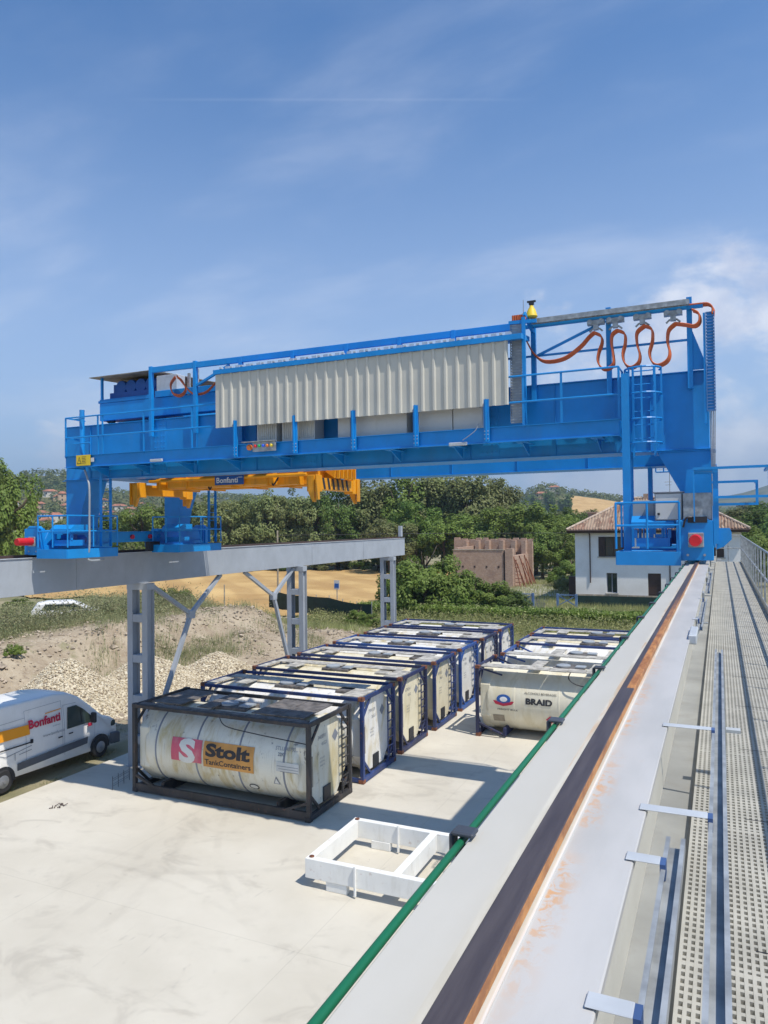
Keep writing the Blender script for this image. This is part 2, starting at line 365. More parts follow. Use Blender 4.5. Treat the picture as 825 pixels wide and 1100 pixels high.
# ================================================================ TERRAIN
GZ = -7.78
def S(x): x = max(0.0, min(1.0, x)); return x * x * (3 - 2 * x)
def dirpx(u):
    r = ray(u, 560); a = math.hypot(r.x, r.y); return r.x / a, r.y / a
HT = [(-400, 545), (-250, 530), (-120, 520), (0, 512), (60, 511), (85, 514), (110, 526), (130, 530), (200, 533), (260, 536), (330, 545), (500, 545), (550, 540), (575, 526), (592, 523), (612, 530), (640, 534), (668, 539), (720, 546), (760, 552), (900, 554)]
HA = []; HZ = []
for u_, v_ in HT:
    q_ = ray(u_, v_); k_ = math.hypot(q_.x, q_.y); HA.append(math.atan2(q_.x, q_.y)); HZ.append(q_.z / k_ * 800)
HA = [-3.2, HA[0] - 0.3] + HA + [HA[-1] + 0.3, 3.2]; HZ = [8.0, 8.0] + HZ + [8.0, 8.0]
def _g(x, y, u, D, hgt, su, sr):
    dx, dy = dirpx(u); al = x * dx + y * dy - D; ac = x * dy - y * dx
    return hgt * math.exp(-(al / sr) ** 2 - (ac / su) ** 2)
from mathutils import noise as mn
def height(x, y):
    r = math.hypot(x, y)
    z = -7.86
    pl = S((-x - 27.5) / 6.0)
    bankn = mn.noise(Vector((x * 0.25, y * 0.25, 3))) * 0.35 + mn.noise(Vector((x * 0.9, y * 0.9, 7))) * 0.13
    if x < -21: z += 1.9 * (1 - 0.88 * S((y - 42 + 0.25 * (x + 30)) / 9)) * S((-x - 28.0 + 1.6 * mn.noise(Vector((y * 0.13, 0, 1)))) / 3.6) + bankn * S((-x - 22.5) / 3) * (1 if r < 90 else 0.3)
    # spoil heaps along the yard
    for cx, cy, hh, rx, ry in ((-27.0, 38.5, 1.0, 3.2, 5.5), (-30.5, 44.0, 0.25, 5.0, 4.0), (-25.2, 45.0, 0.5, 2.4, 3.6), (-32, 32, 0.5, 4, 3)):
        z += hh * math.exp(-((x - cx) / rx) ** 2 - ((y - cy) / ry) ** 2) * (1 + 0.35 * mn.noise(Vector((x * 0.5, y * 0.5, 0))))
    if r > 140:
        t = S((r - 140) / 200); a = math.atan2(x, y)
        zr = float(np.interp(a, HA, HZ)); s2 = S((r - 330) / 430) if r < 1100 else 1.0
        z += (zr + 7.8) * s2 * (0.5 + 0.5 * S((r - 560) / 260)) + t * 2.2 * mn.noise(Vector((x * 0.008, y * 0.008, 5)))
    if r > 1400:
        t = S((r - 1400) / 1200); a = math.atan2(x, y)
        z += t * (28 + 40 * mn.noise(Vector((a * 5, 0, 2))) + 22 * mn.noise(Vector((a * 17, 1, 2))) + 95 * math.exp(-((a - 0.09) / 0.10) ** 2))
    return z

def ground_mat():
    m, nt, N, L, P = _new('earth_and_grass'); p = _geo(N)
    sp = N.new('ShaderNodeSeparateXYZ'); L.new(p, sp.inputs[0])
    soil = _mix(N, L, _ramp(N, L, _noise(N, L, p, 0.6, 8, 0.65), 0.3, 0.7), (0.30, 0.235, 0.165), (0.44, 0.37, 0.27))
    soil = _mix(N, L, _mul(N, L, _ramp(N, L, _noise(N, L, p, 3.5, 8, 0.7), 0.52, 0.66), 0.7), soil, (0.20, 0.15, 0.11))
    soil = _mix(N, L, _ramp(N, L, _noise(N, L, p, 9.0, 5, 0.7), 0.58, 0.72), soil, (0.52, 0.47, 0.38))
    grass = _mix(N, L, _ramp(N, L, _noise(N, L, p, 0.25, 7, 0.6), 0.35, 0.65), (0.20, 0.19, 0.105), (0.32, 0.28, 0.18))
    far = _mix(N, L, _ramp(N, L, _noise(N, L, p, 0.012, 6, 0.6), 0.40, 0.60), (0.035, 0.06, 0.022), (0.13, 0.125, 0.05))
    # where soil shows: near, left of the yard
    def mr(x, a, b):
        return _ramp(N, L, x, a, b)
    ln = N.new('ShaderNodeVectorMath'); ln.operation = 'LENGTH'; L.new(p, ln.inputs[0])
    left = _mul(N, L, mr(sp.outputs['X'], -20.0, -20.5) , mr(sp.outputs['X'], -36.0, -32.5))
    near = _mul(N, L, left, mr(sp.outputs['Y'], 52.0, 47.0))
    patch = mr(_noise(N, L, p, 0.55, 6, 0.6), 0.70, 0.60)
    c = _mix(N, L, _mul(N, L, near, patch), grass, soil)
    c = _mix(N, L, mr(ln.outputs['Value'], 150, 300), c, far)
    L.new(c, P.inputs['Base Color']); P.inputs['Roughness'].default_value = 0.95; P.inputs['Specular IOR Level'].default_value = 0.1
    _bump(N, L, P, _noise(N, L, p, 3.0, 8, 0.7), 0.8, 0.12)
    return m
def terrain():
    a = []
    t = -180.0
    while t < 180 - 1e-6:
        a.append(t); t += 0.5 if -70 <= t < 22 else 4.0
    rs = [0.0]; r = 3.0
    while r < 6500: rs.append(r); r *= 1.035 if 12 < r < 90 else 1.08
    V = []; F = []; n = len(a)
    for r in rs:
        for t in a:
            x = r * math.sin(math.radians(t)); y = r * math.cos(math.radians(t)); V.append((x, y, height(x, y)))
    for i in range(len(rs) - 1):
        for j in range(n): F.append((i * n + j, (i + 1) * n + j, (i + 1) * n + (j + 1) % n, i * n + (j + 1) % n))
    mb = MB(); mb.v = V; mb.f = F
    # hole under nothing: the slab lies above the earth
    ob = mb.build('ground', ground_mat(), smooth=60, origin=(0, 0, 0), fix=False); tag(ob, kind='structure'); return ob
terrain()

def drape(name, mat, pts_fn, nu, nv, lift):
    V = []; F = []
    for i in range(nu + 1):
        for j in range(nv + 1):
            x, y = pts_fn(i / nu, j / nv); V.append((x, y, height(x, y) + lift))
    for i in range(nu):
        for j in range(nv): a = i * (nv + 1) + j; F.append((a, a + nv + 1, a + nv + 2, a + 1))
    mb = MB(); mb.v = V; mb.f = F; ob = mb.build(name, mat, smooth=60, fix=False)
    tag(ob, kind='structure'); return ob
def field_mat():
    m, nt, N, L, P = _new('stubble'); p = _geo(N)
    c = _mix(N, L, _ramp(N, L, _noise(N, L, p, 0.12, 6, 0.6), 0.3, 0.7), (0.42, 0.265, 0.11), (0.58, 0.40, 0.18))
    w = N.new('ShaderNodeTexWave'); w.bands_direction = 'DIAGONAL'; w.inputs['Scale'].default_value = 0.075; w.inputs['Distortion'].default_value = 2.0
    w.inputs['Detail'].default_value = 4; L.new(p, w.inputs['Vector'])
    c = _mix(N, L, _mul(N, L, _ramp(N, L, w.outputs['Fac'], 0.35, 0.8), 0.45), c, (0.36, 0.22, 0.095))
    L.new(c, P.inputs['Base Color']); P.inputs['Roughness'].default_value = 0.95; P.inputs['Specular IOR Level'].default_value = 0.1
    _bump(N, L, P, _noise(N, L, p, 5, 6), 0.7, 0.1); return m
FM = field_mat()
drape('wheat_field', FM, lambda u, v: ((-27.5 - 26.5 * u) * (1 - v) + (-34 - 140 * u) * v, (56 - 11 * u) * (1 - v) + (112 - 14 * u) * v), 90, 80, 0.16)
def offfield(x, y): return y < 54.5 + (x + 27.5) * (11 / 26.5)
def hillfield(u, v):
    d0 = dirpx(612 + 52 * u); D = 560 + 170 * v; return d0[0] * D, d0[1] * D
drape('hill_field', FM, hillfield, 20, 20, 0.8)
def asphalt_mat(name, a, b):
    m, nt, N, L, P = _new(name); p = _geo(N)
    c = _mix(N, L, _ramp(N, L, _noise(N, L, p, 0.8, 7), 0.3, 0.7), a, b); L.new(c, P.inputs['Base Color']); P.inputs['Roughness'].default_value = 0.9
    _bump(N, L, P, _noise(N, L, p, 30, 3), 0.4, 0.02); return m
drape('road', asphalt_mat('asphalt', (0.045, 0.046, 0.05), (0.07, 0.07, 0.075)), lambda u, v: (-19.5 + 6.0 * u - 3.0 * v, 59 + 19 * v), 10, 10, 0.05)
drape('gravel_track', asphalt_mat('pale_gravel', (0.34, 0.31, 0.26), (0.44, 0.41, 0.35)), lambda u, v: (-24 + 10 * u, 79 + 15 * v), 10, 10, 0.06)

# concrete yard
def concrete():
    m, nt, N, L, P = _new('yard_concrete'); p = _geo(N)
    c = _mix(N, L, _ramp(N, L, _noise(N, L, p, 0.28, 8, 0.6), 0.3, 0.7), (0.51, 0.475, 0.40), (0.60, 0.565, 0.485))
    c = _mix(N, L, _mul(N, L, _ramp(N, L, _noise(N, L, p, 0.7, 7, 0.65, (1, 1.6, 1), 0.8), 0.50, 0.72), 0.50), c, (0.36, 0.33, 0.28))
    c = _mix(N, L, _mul(N, L, _ramp(N, L, _noise(N, L, p, 1.6, 6, 0.6, (3.0, 0.7, 1), 1.5), 0.62, 0.76), 0.35), c, (0.30, 0.28, 0.25))
    c = _mix(N, L, _mul(N, L, _ramp(N, L, _noise(N, L, p, 5.5, 6, 0.7), 0.66, 0.74), 0.45), c, (0.19, 0.165, 0.14))
    # fine spots
    c = _mix(N, L, _mul(N, L, _ramp(N, L, _noise(N, L, p, 22, 3, 0.6), 0.72, 0.76), 0.5), c, (0.15, 0.13, 0.11))
    sp = N.new('ShaderNodeSeparateXYZ'); L.new(p, sp.inputs[0])
    for ax, off, per in (('X', 13.15, 6.0), ('Y', 12.35, 6.0)):
        f = N.new('ShaderNodeMath'); f.operation = 'ADD'; L.new(sp.outputs[ax], f.inputs[0]); f.inputs[1].default_value = off + 600
        g = N.new('ShaderNodeMath'); g.operation = 'MODULO'; L.new(f.outputs[0], g.inputs[0]); g.inputs[1].default_value = per
        h = N.new('ShaderNodeMath'); h.operation = 'LESS_THAN'; L.new(g.outputs[0], h.inputs[0]); h.inputs[1].default_value = 0.010
        c = _mix(N, L, _mul(N, L, h.outputs[0], 0.30), c, (0.16, 0.15, 0.13))
    brk = _ramp(N, L, _noise(N, L, p, 1.1, 4), 0.40, 0.62)
    for cx, cy, r_, w_ in ((-13, 2, 11.5, 0.16), (-13, 2, 11.0, 0.10), (-24, 9, 13.0, 0.2), (-24, 9, 12.2, 0.16), (-4, 20, 9.0, 0.14), (-2.5, 12.5, 3.9, 0.10), (-2.5, 12.5, 3.5, 0.07), (-14, 21, 8.2, 0.15)):
        ds = N.new('ShaderNodeVectorMath'); ds.operation = 'DISTANCE'; L.new(p, ds.inputs[0]); ds.inputs[1].default_value = (cx, cy, GZ)
        sb = N.new('ShaderNodeMath'); sb.operation = 'SUBTRACT'; L.new(ds.outputs['Value'], sb.inputs[0]); sb.inputs[1].default_value = r_
        ab = N.new('ShaderNodeMath'); ab.operation = 'ABSOLUTE'; L.new(sb.outputs[0], ab.inputs[0])
        c = _mix(N, L, _mul(N, L, _mul(N, L, _ramp(N, L, ab.outputs[0], w_, w_ * 0.3), brk), 0.13), c, (0.26, 0.235, 0.20))
    L.new(c, P.inputs['Base Color']); P.inputs['Roughness'].default_value = 0.8; P.inputs['Specular IOR Level'].default_value = 0.3
    _bump(N, L, P, _noise(N, L, p, 14, 5), 0.15, 0.01)
    return m
yard = MB().box(-18.8, 9.0, -20, 44.5, GZ - 0.35, GZ).build('concrete_yard', concrete()); tag(yard, kind='structure')

# ================================================================ RUNWAYS
BT = -0.77  # top of the beams
def runway_beam(mb, xc, y0, y1, hw=0.17, depth=1.0):
    mb.box(xc - hw, xc + hw, y0, y1, BT - 0.022, BT)
    mb.box(xc - 0.012, xc + 0.012, y0, y1, BT - depth + 0.022, BT - 0.022)
    mb.box(xc - hw, xc + hw, y0, y1, BT - depth, BT - depth + 0.022)
# --- left (far) runway, box section
XL = -17.35
rl = thing('crane_runway', (XL, 18.7, GZ), 'long grey steel runway beam on latticed columns behind the tank containers', 'crane runway')
b = MB(); b.box(XL - 0.17, XL + 0.17, 2.0, 40.6, BT - 1.02, BT - 0.02); b.build('beam', 'grey_steel', rl, bevel=0.006)
b = MB(); b.box(XL - 0.20, XL + 0.20, 2.0, 40.62, BT - 0.018, BT); b.build('top_flange', 'galv_light', rl)
b = MB(); b.box(XL - 0.035, XL + 0.035, 2.2, 40.4, BT + 0.001, BT + 0.08); b.build('rail', 'brown', rl)
for y in (15.9, 29.6, 35.0, 7.0):
    b = MB(); b.box(XL + 0.171, XL + 0.183, y - 0.012, y + 0.012, BT - 1.0, BT - 0.03); b.build('splice_plate', 'grey_steel', rl)
MB().box(XL - 0.09, XL + 0.09, 40.25, 40.5, BT + 0.085, BT + 0.72).build('end_stop', 'grey_steel', rl, bevel=0.01)
def column(parent, x, y):
    top = BT - 1.02; b = MB()
    for dx in (-0.31, 0.31):
        w, d = 0.22, 0.34
        b.box(x + dx - w / 2, x + dx + w / 2, y - d / 2, y - d / 2 + 0.014, GZ + 0.03, top - 0.22)
        b.box(x + dx - w / 2, x + dx + w / 2, y + d / 2 - 0.014, y + d / 2, GZ + 0.03, top - 0.22)
        b.box(x + dx - 0.006, x + dx + 0.006, y - d / 2 + 0.014, y + d / 2 - 0.014, GZ + 0.03, top - 0.22)
    b.box(x - 0.46, x + 0.46, y - 0.22, y + 0.22, GZ, GZ + 0.03)
    b.box(x - 0.43, x + 0.43, y - 0.18, y + 0.18, top - 0.22, top - 0.002)
    b.build('column', 'grey_steel', parent)
    for k in range(4):
        z = GZ + 0.75 + k * 1.32; c = MB().box(x - 0.20, x + 0.20, y - 0.165, y + 0.165, z, z + 0.26).build('batten', 'grey_steel', parent, bevel=0.01)
for y in (8.7, 18.7, 28.5, 38.5): column(rl, XL, y)
for nd, pa, pb, pc in (((21.2, -3.1), (22.95, BT - 1.03), (19.1, BT - 1.1), (19.0, -7.3)), ((26.6, -2.95), (24.5, BT - 1.03), (28.2, BT - 1.1), (28.3, -7.3))):
    b = MB()
    for q in (pa, pb, pc):
        b.bar((XL, nd[0], nd[1]), (XL, q[0], q[1]), 0.13, 0.13, (1, 0, 0))
    b.prism([(nd[0] - 0.14, nd[1] - 0.16), (nd[0] + 0.14, nd[1] - 0.16), (nd[0] + 0.17, nd[1] + 0.13), (nd[0] - 0.17, nd[1] + 0.13)], 'x', XL - 0.085, XL + 0.085)
    b.build('brace', 'grey_steel', rl)
# --- right (near) runway, the one the photographer stands beside
XR = -0.382; XRL = -0.385
def rust_flange():
    m, nt, N, L, P = _new('flange_paint_with_rust'); p = _geo(N)
    c = _mix(N, L, _ramp(N, L, _noise(N, L, p, 3.0, 6, 0.6, (2, 0.5, 1)), 0.3, 0.7), (0.43, 0.425, 0.41), (0.50, 0.49, 0.475))
    sp = N.new('ShaderNodeSeparateXYZ'); L.new(p, sp.inputs[0]); X = sp.outputs['X']
    c = _mix(N, L, _mul(N, L, _ramp(N, L, X, -0.385, -0.40), 0.6), c, (0.55, 0.52, 0.44))
    # rail rust runoff: a scatter of flakes just right of the rail pad
    bandv = _mul(N, L, _ramp(N, L, X, -0.345, -0.338), _ramp(N, L, X, -0.275, -0.335))
    flakes = _ramp(N, L, _noise(N, L, p, 26, 6, 0.7, (1.0, 0.8, 1.0), 0.8), 0.46, 0.57)
    big = _ramp(N, L, _noise(N, L, p, 2.5, 3, 0.5), 0.36, 0.58)
    near = _ramp(N, L, sp.outputs['Y'], 5.5, 2.6)
    c = _mix(N, L, _mul(N, L, _mul(N, L, _mul(N, L, bandv, flakes), big), _mul(N, L, near, 0.9)), c, (0.56, 0.32, 0.15))
    f2 = _ramp(N, L, _noise(N, L, p, 13, 7, 0.75, (1, 0.6, 1), 1.0), 0.62, 0.74)
    c = _mix(N, L, _mul(N, L, f2, 0.28), c, (0.55, 0.33, 0.18))
    L.new(c, P.inputs['Base Color']); P.inputs['Roughness'].default_value = 0.42
    return m
def pad_mat():
    m, nt, N, L, P = _new('rail_pad_dusty'); p = _geo(N)
    sp = N.new('ShaderNodeSeparateXYZ'); L.new(p, sp.inputs[0])
    c = _mix(N, L, _ramp(N, L, _noise(N, L, p, 5, 6, 0.6, (2, 0.4, 1)), 0.3, 0.7), (0.46, 0.43, 0.36), (0.58, 0.56, 0.50))
    c = _mix(N, L, _ramp(N, L, sp.outputs['X'], -0.352, -0.347), c, (0.66, 0.66, 0.64))
    r = _mul(N, L, _ramp(N, L, _noise(N, L, p, 3.0, 6, 0.65, (5, 0.35, 1), 0.5), 0.50, 0.62), 0.5)
    c = _mix(N, L, r, c, (0.52, 0.30, 0.14))
    L.new(c, P.inputs['Base Color']); P.inputs['Roughness'].default_value = 0.6; return m
def rail_mat():
    m, nt, N, L, P = _new('rail_steel'); p = _geo(N)
    sp = N.new('ShaderNodeSeparateXYZ'); L.new(p, sp.inputs[0])
    run = _ramp(N, L, sp.outputs['X'], XRL + 0.0275, XRL + 0.0287)
    c = _mix(N, L, _ramp(N, L, _noise(N, L, p, 12, 5, 0.6, (3, 0.2, 1)), 0.3, 0.7), (0.058, 0.048, 0.055), (0.090, 0.076, 0.080))
    rc = _mix(N, L, _ramp(N, L, _noise(N, L, p, 14, 6, 0.7, (2, 0.5, 1)), 0.35, 0.65), (0.30, 0.11, 0.03), (0.58, 0.26, 0.075))
    # the running band changes after the rail joint
    j = _ramp(N, L, sp.outputs['Y'], 3.42, 3.44)
    run2 = _ramp(N, L, sp.outputs['X'], XRL - 0.006, XRL + 0.0)
    mxx = N.new('ShaderNodeMath'); mxx.operation = 'MAXIMUM'; L.new(run, mxx.inputs[0]); L.new(_mul(N, L, _mul(N, L, j, run2), _ramp(N, L, sp.outputs['Y'], 9.0, 4.5)), mxx.inputs[1])
    c = _mix(N, L, mxx.outputs[0], c, rc)
    L.new(c, P.inputs['Base Color']); P.inputs['Roughness'].default_value = 0.5; P.inputs['Metallic'].default_value = 0.15; return m
rr = thing('crane_runway', (XR, 20, GZ), 'grey runway beam with rusty crane rail running beside the grating walkway', 'crane runway')
b = MB(); b.box(XR - 0.19, XR + 0.19, -6, 40.6, BT - 0.022, BT); b.build('top_flange', rust_flange(), rr, bevel=0.003)
b = MB(); b.box(XR - 0.012, XR + 0.012, -6, 40.6, BT - 0.98, BT - 0.024)
b.build('web', 'curtain', rr)
MB().box(XR - 0.19, XR + 0.20, -6, 40.6, BT - 1.0, BT - 0.981).build('bottom_flange', 'flange_low', rr)
b = MB(); b.box(XRL - 0.062, -0.345, -6, 40.4, BT + 0.0005, BT + 0.004); b.build('rail_pad', pad_mat(), rr)
b = MB().box(XRL - 0.030, XRL + 0.029, -6, 40.4, BT + 0.0045, BT + 0.036).build('rail', rail_mat(), rr, bevel=0.003)
for y in (8.7, 18.7, 28.5, 38.5): column(rr, XR, y)
# conductor tube with its clamps
b = MB().tube([(-0.589, -4, BT - 0.006), (-0.589, 40.4, BT - 0.006)], 0.0095, 14); b.build('conductor_rail', 'conduct', rr, smooth=50)
y = 0.62
while y < 39:
    c = MB(); c.box(-0.612, -0.556, y - 0.024, y + 0.024, BT + 0.008, BT + 0.020); c.box(-0.612, -0.578, y - 0.018, y + 0.018, BT - 0.045, BT - 0.021); c.box(-0.620, -0.608, y - 0.02, y + 0.02, BT - 0.04, BT + 0.012)
    c.build('clamp', 'clamp', rr, bevel=0.004); y += 1.118
# cable channels hung off the right flange
def channel(parent, x, y0, y1, z):
    w = 0.022
    c = MB(); c.box(x - w, x - w + 0.003, y0, y1, z, z + 0.03); c.box(x + w - 0.003, x + w, y0, y1, z, z + 0.03); c.box(x - w + 0.003, x + w - 0.003, y0, y1, z, z + 0.003)
    c.box(x - w + 0.003, x - w + 0.010, y0, y1, z + 0.027, z + 0.030); c.box(x + w - 0.010, x + w - 0.003, y0, y1, z + 0.027, z + 0.030)
    c.build('cable_channel', 'galv', parent)
channel(rr, -0.018, 0.8, 4.9, BT - 0.035); channel(rr, -0.112, 0.6, 1.95, BT - 0.035)
channel(rr, -0.155, 6.1, 8.3, BT - 0.06); channel(rr, -0.135, 8.9, 12.5, BT - 0.03)
for x1, y in ((-0.042, 1.29), (-0.136, 1.22), (-0.136, 1.78), (-0.042, 2.10), (-0.042, 2.98), (-0.17, 6.3), (-0.17, 8.0), (-0.15, 10), (-0.15, 12)):
    if y == 1.29: continue
    c = MB(); c.box(XR + 0.172, x1, y - 0.020, y + 0.022, BT - 0.0215 + 0.024, BT + 0.006); c.build('bracket', 'galv_light', rr, bevel=0.002)
    c = MB(); c.box(x1, x1 + 0.012, y - 0.02, y + 0.02, BT - 0.03, BT + 0.005); c.build('bracket_end', 'bracket_tip', rr)
for k in range(6):
    y = 6.5 + k * 2.4; c = MB(); c.box(XR + 0.192, XR + 0.215, y - 0.09, y + 0.09, BT - 0.13, BT - 0.01); c.tube([(XR + 0.21, y, BT - 0.05), (-0.1, y, BT - 0.05)], 0.008, 6); c.build('junction_clip', 'galv', rr, bevel=0.004)
c = MB(); c.box(-0.20, -0.15, 5.2, 5.65, BT - 0.03, BT + 0.03); c.build('junction_box', 'galv_light', rr, bevel=0.006)
# slotted bracket upright standing at the end of the long channel
c = MB(); c.tube([(-0.02, 4.9, BT - 0.03), (0.0, 5.05, BT - 0.2), (0.0, 5.1, -1.60)], 0.012, 8); c.build('cable_end', 'galv', rr)

# --- walkway of plastic/steel grating
WZ = -1.69
wkmat = paint('grating_cream', (0.40, 0.39, 0.35), 0.6, var=0.1, scale=3, dirt=(0.30, 0.28, 0.23), dirt_amt=0.4, streak=False)
ww = thing('access_walkway', (0.3, 15, WZ), 'cream grating walkway with grey handrail along the near runway', 'walkway')
b = MB(); x = XR + 0.205
y0, y1, x1 = -4.0, 34.0, 0.80
nx = int((x1 - x) / 0.0285)
for k in range(nx + 1): xx = x + k * 0.0285; b.box(xx, xx + 0.0140, y0, y1, WZ - 0.03, WZ)
yy = y0
while yy < y1:
    if abs((yy + 4) % 1.41) < 0.047: b.box(x, x1, yy, yy + 0.03, WZ - 0.029, WZ - 0.001)
    else: b.box(x, x1, yy, yy + (0.019 if yy < 12 else 0.023), WZ - 0.028, WZ - 0.0015)
    yy += 0.047
b.build('grating', wkmat, ww, fix=False)
for k in range(27): MB().box(0.10, x1, y0 + 0.2 + k * 1.41, y0 + 0.206 + k * 1.41, WZ + 0.0005, WZ + 0.0015).build('panel_joint', 'dark', ww)
b = MB()
for k in range(20): b.box(XR + 0.2, 0.86, -3.5 + k * 2.0, -3.42 + k * 2.0, WZ - 0.19, WZ - 0.035)
b.box(0.78, 0.86, y0, y1, WZ - 0.18, WZ - 0.034); b.build('support_beam', 'galv', ww)
rg = MB(); rx = 0.79
for zt in (WZ + 1.1, WZ + 0.56): rg.tube([(rx, y0, zt), (rx, y1, zt)], 0.0215, 10)
k = y0
while k <= y1 + 0.01: rg.box(rx - 0.02, rx + 0.02, k - 0.006, k + 0.006, WZ - 0.15, WZ + 1.09); k += 1.3571
for zt in (WZ + 1.1, WZ + 0.56): rg.tube([(rx, y1, zt), (-0.15, y1, zt)], 0.0215, 10)
for xx in (0.3, -0.15): rg.box(xx - 0.02, xx + 0.02, y1 - 0.006, y1 + 0.006, WZ - 0.05, WZ + 1.09)
rg.build('handrail', 'galv', ww)
MB().box(rx - 0.028, rx - 0.022, y0, y1 - 0.02, WZ + 0.005, WZ + 0.13).build('kick_plate', 'galv', ww)
c = MB(); c.box(-0.06, 0.10, 5.35, 5.42, WZ + 0.30, WZ + 0.32); c.tube([(-0.02, 5.38, WZ), (-0.02, 5.38, WZ + 0.31)], 0.012, 8); c.build('toe_clip', 'galv_light', ww)

# ================================================================ CRANE
XA, XB = -17.44, -0.12        # girder ends
cr = thing('bridge_crane', (-8.8, 18.1, BT + 0.05), 'blue double girder bridge crane spanning the yard on raised runways', 'crane')
def girder(y0, y1):
    b = MB(); z0, z1 = 1.42, 2.98
    b.box(XA + 0.03, XB - 0.03, y0 + 0.05, y1 - 0.05, z0 + 0.02, z1 - 0.02); b.box(XA, XB, y0, y1, z0, z0 + 0.019); b.box(XA, XB, y0, y1, z1 - 0.019, z1)
    for k in range(9):
        xx = XA + 1.0 + k * 1.9; b.box(xx, xx + 0.012, y0 + 0.02, y0 + 0.049, z0 + 0.03, z1 - 0.03)
    b.build('girder', 'blue', cr, bevel=0.004)
girder(15.7, 16.5); girder(19.9, 20.7)
for y in (16.1, 20.3):
    MB().box(XA + 0.5, XB - 0.5, y - 0.03, y + 0.03, 2.985, 3.04).build('trolley_rail', 'brown', cr)
def leg(side, y0, y1):
    if side > 0: P_ = [(-1.12, 1.41), (-0.10, 1.41), (-0.10, 0.03), (-0.62, 0.03), (-0.70, 0.6)]
    else: P_ = [(-16.50, 1.41), (-17.44, 1.41), (-17.44, 0.03), (-16.90, 0.03), (-16.80, 0.6)]
    b = MB(); b.prism(P_, 'y', y0 + 0.02, y1 - 0.02); xs = (P_[0][0], P_[1][0]); b.box(min(xs) - 0.1, max(xs) + 0.06, y0 - 0.03, y1 + 0.03, 1.395, 1.417)
    b.box(min(P_[2][0], P_[3][0]) - 0.06, max(P_[2][0], P_[3][0]) + 0.06, y0 - 0.04, y1 + 0.04, 0.0, 0.03)
    b.build('leg', 'blue', cr, bevel=0.005)
for xa, xb_ in ((-1.05, -0.16), (-17.30, -16.4)):
    MB().box(xa, xb_, 16.51, 19.89, 1.5, 2.7).build('end_tie_beam', 'blue', cr, bevel=0.005)
for sd in (1, -1): leg(sd, 15.75, 16.45); leg(sd, 19.95, 20.65)
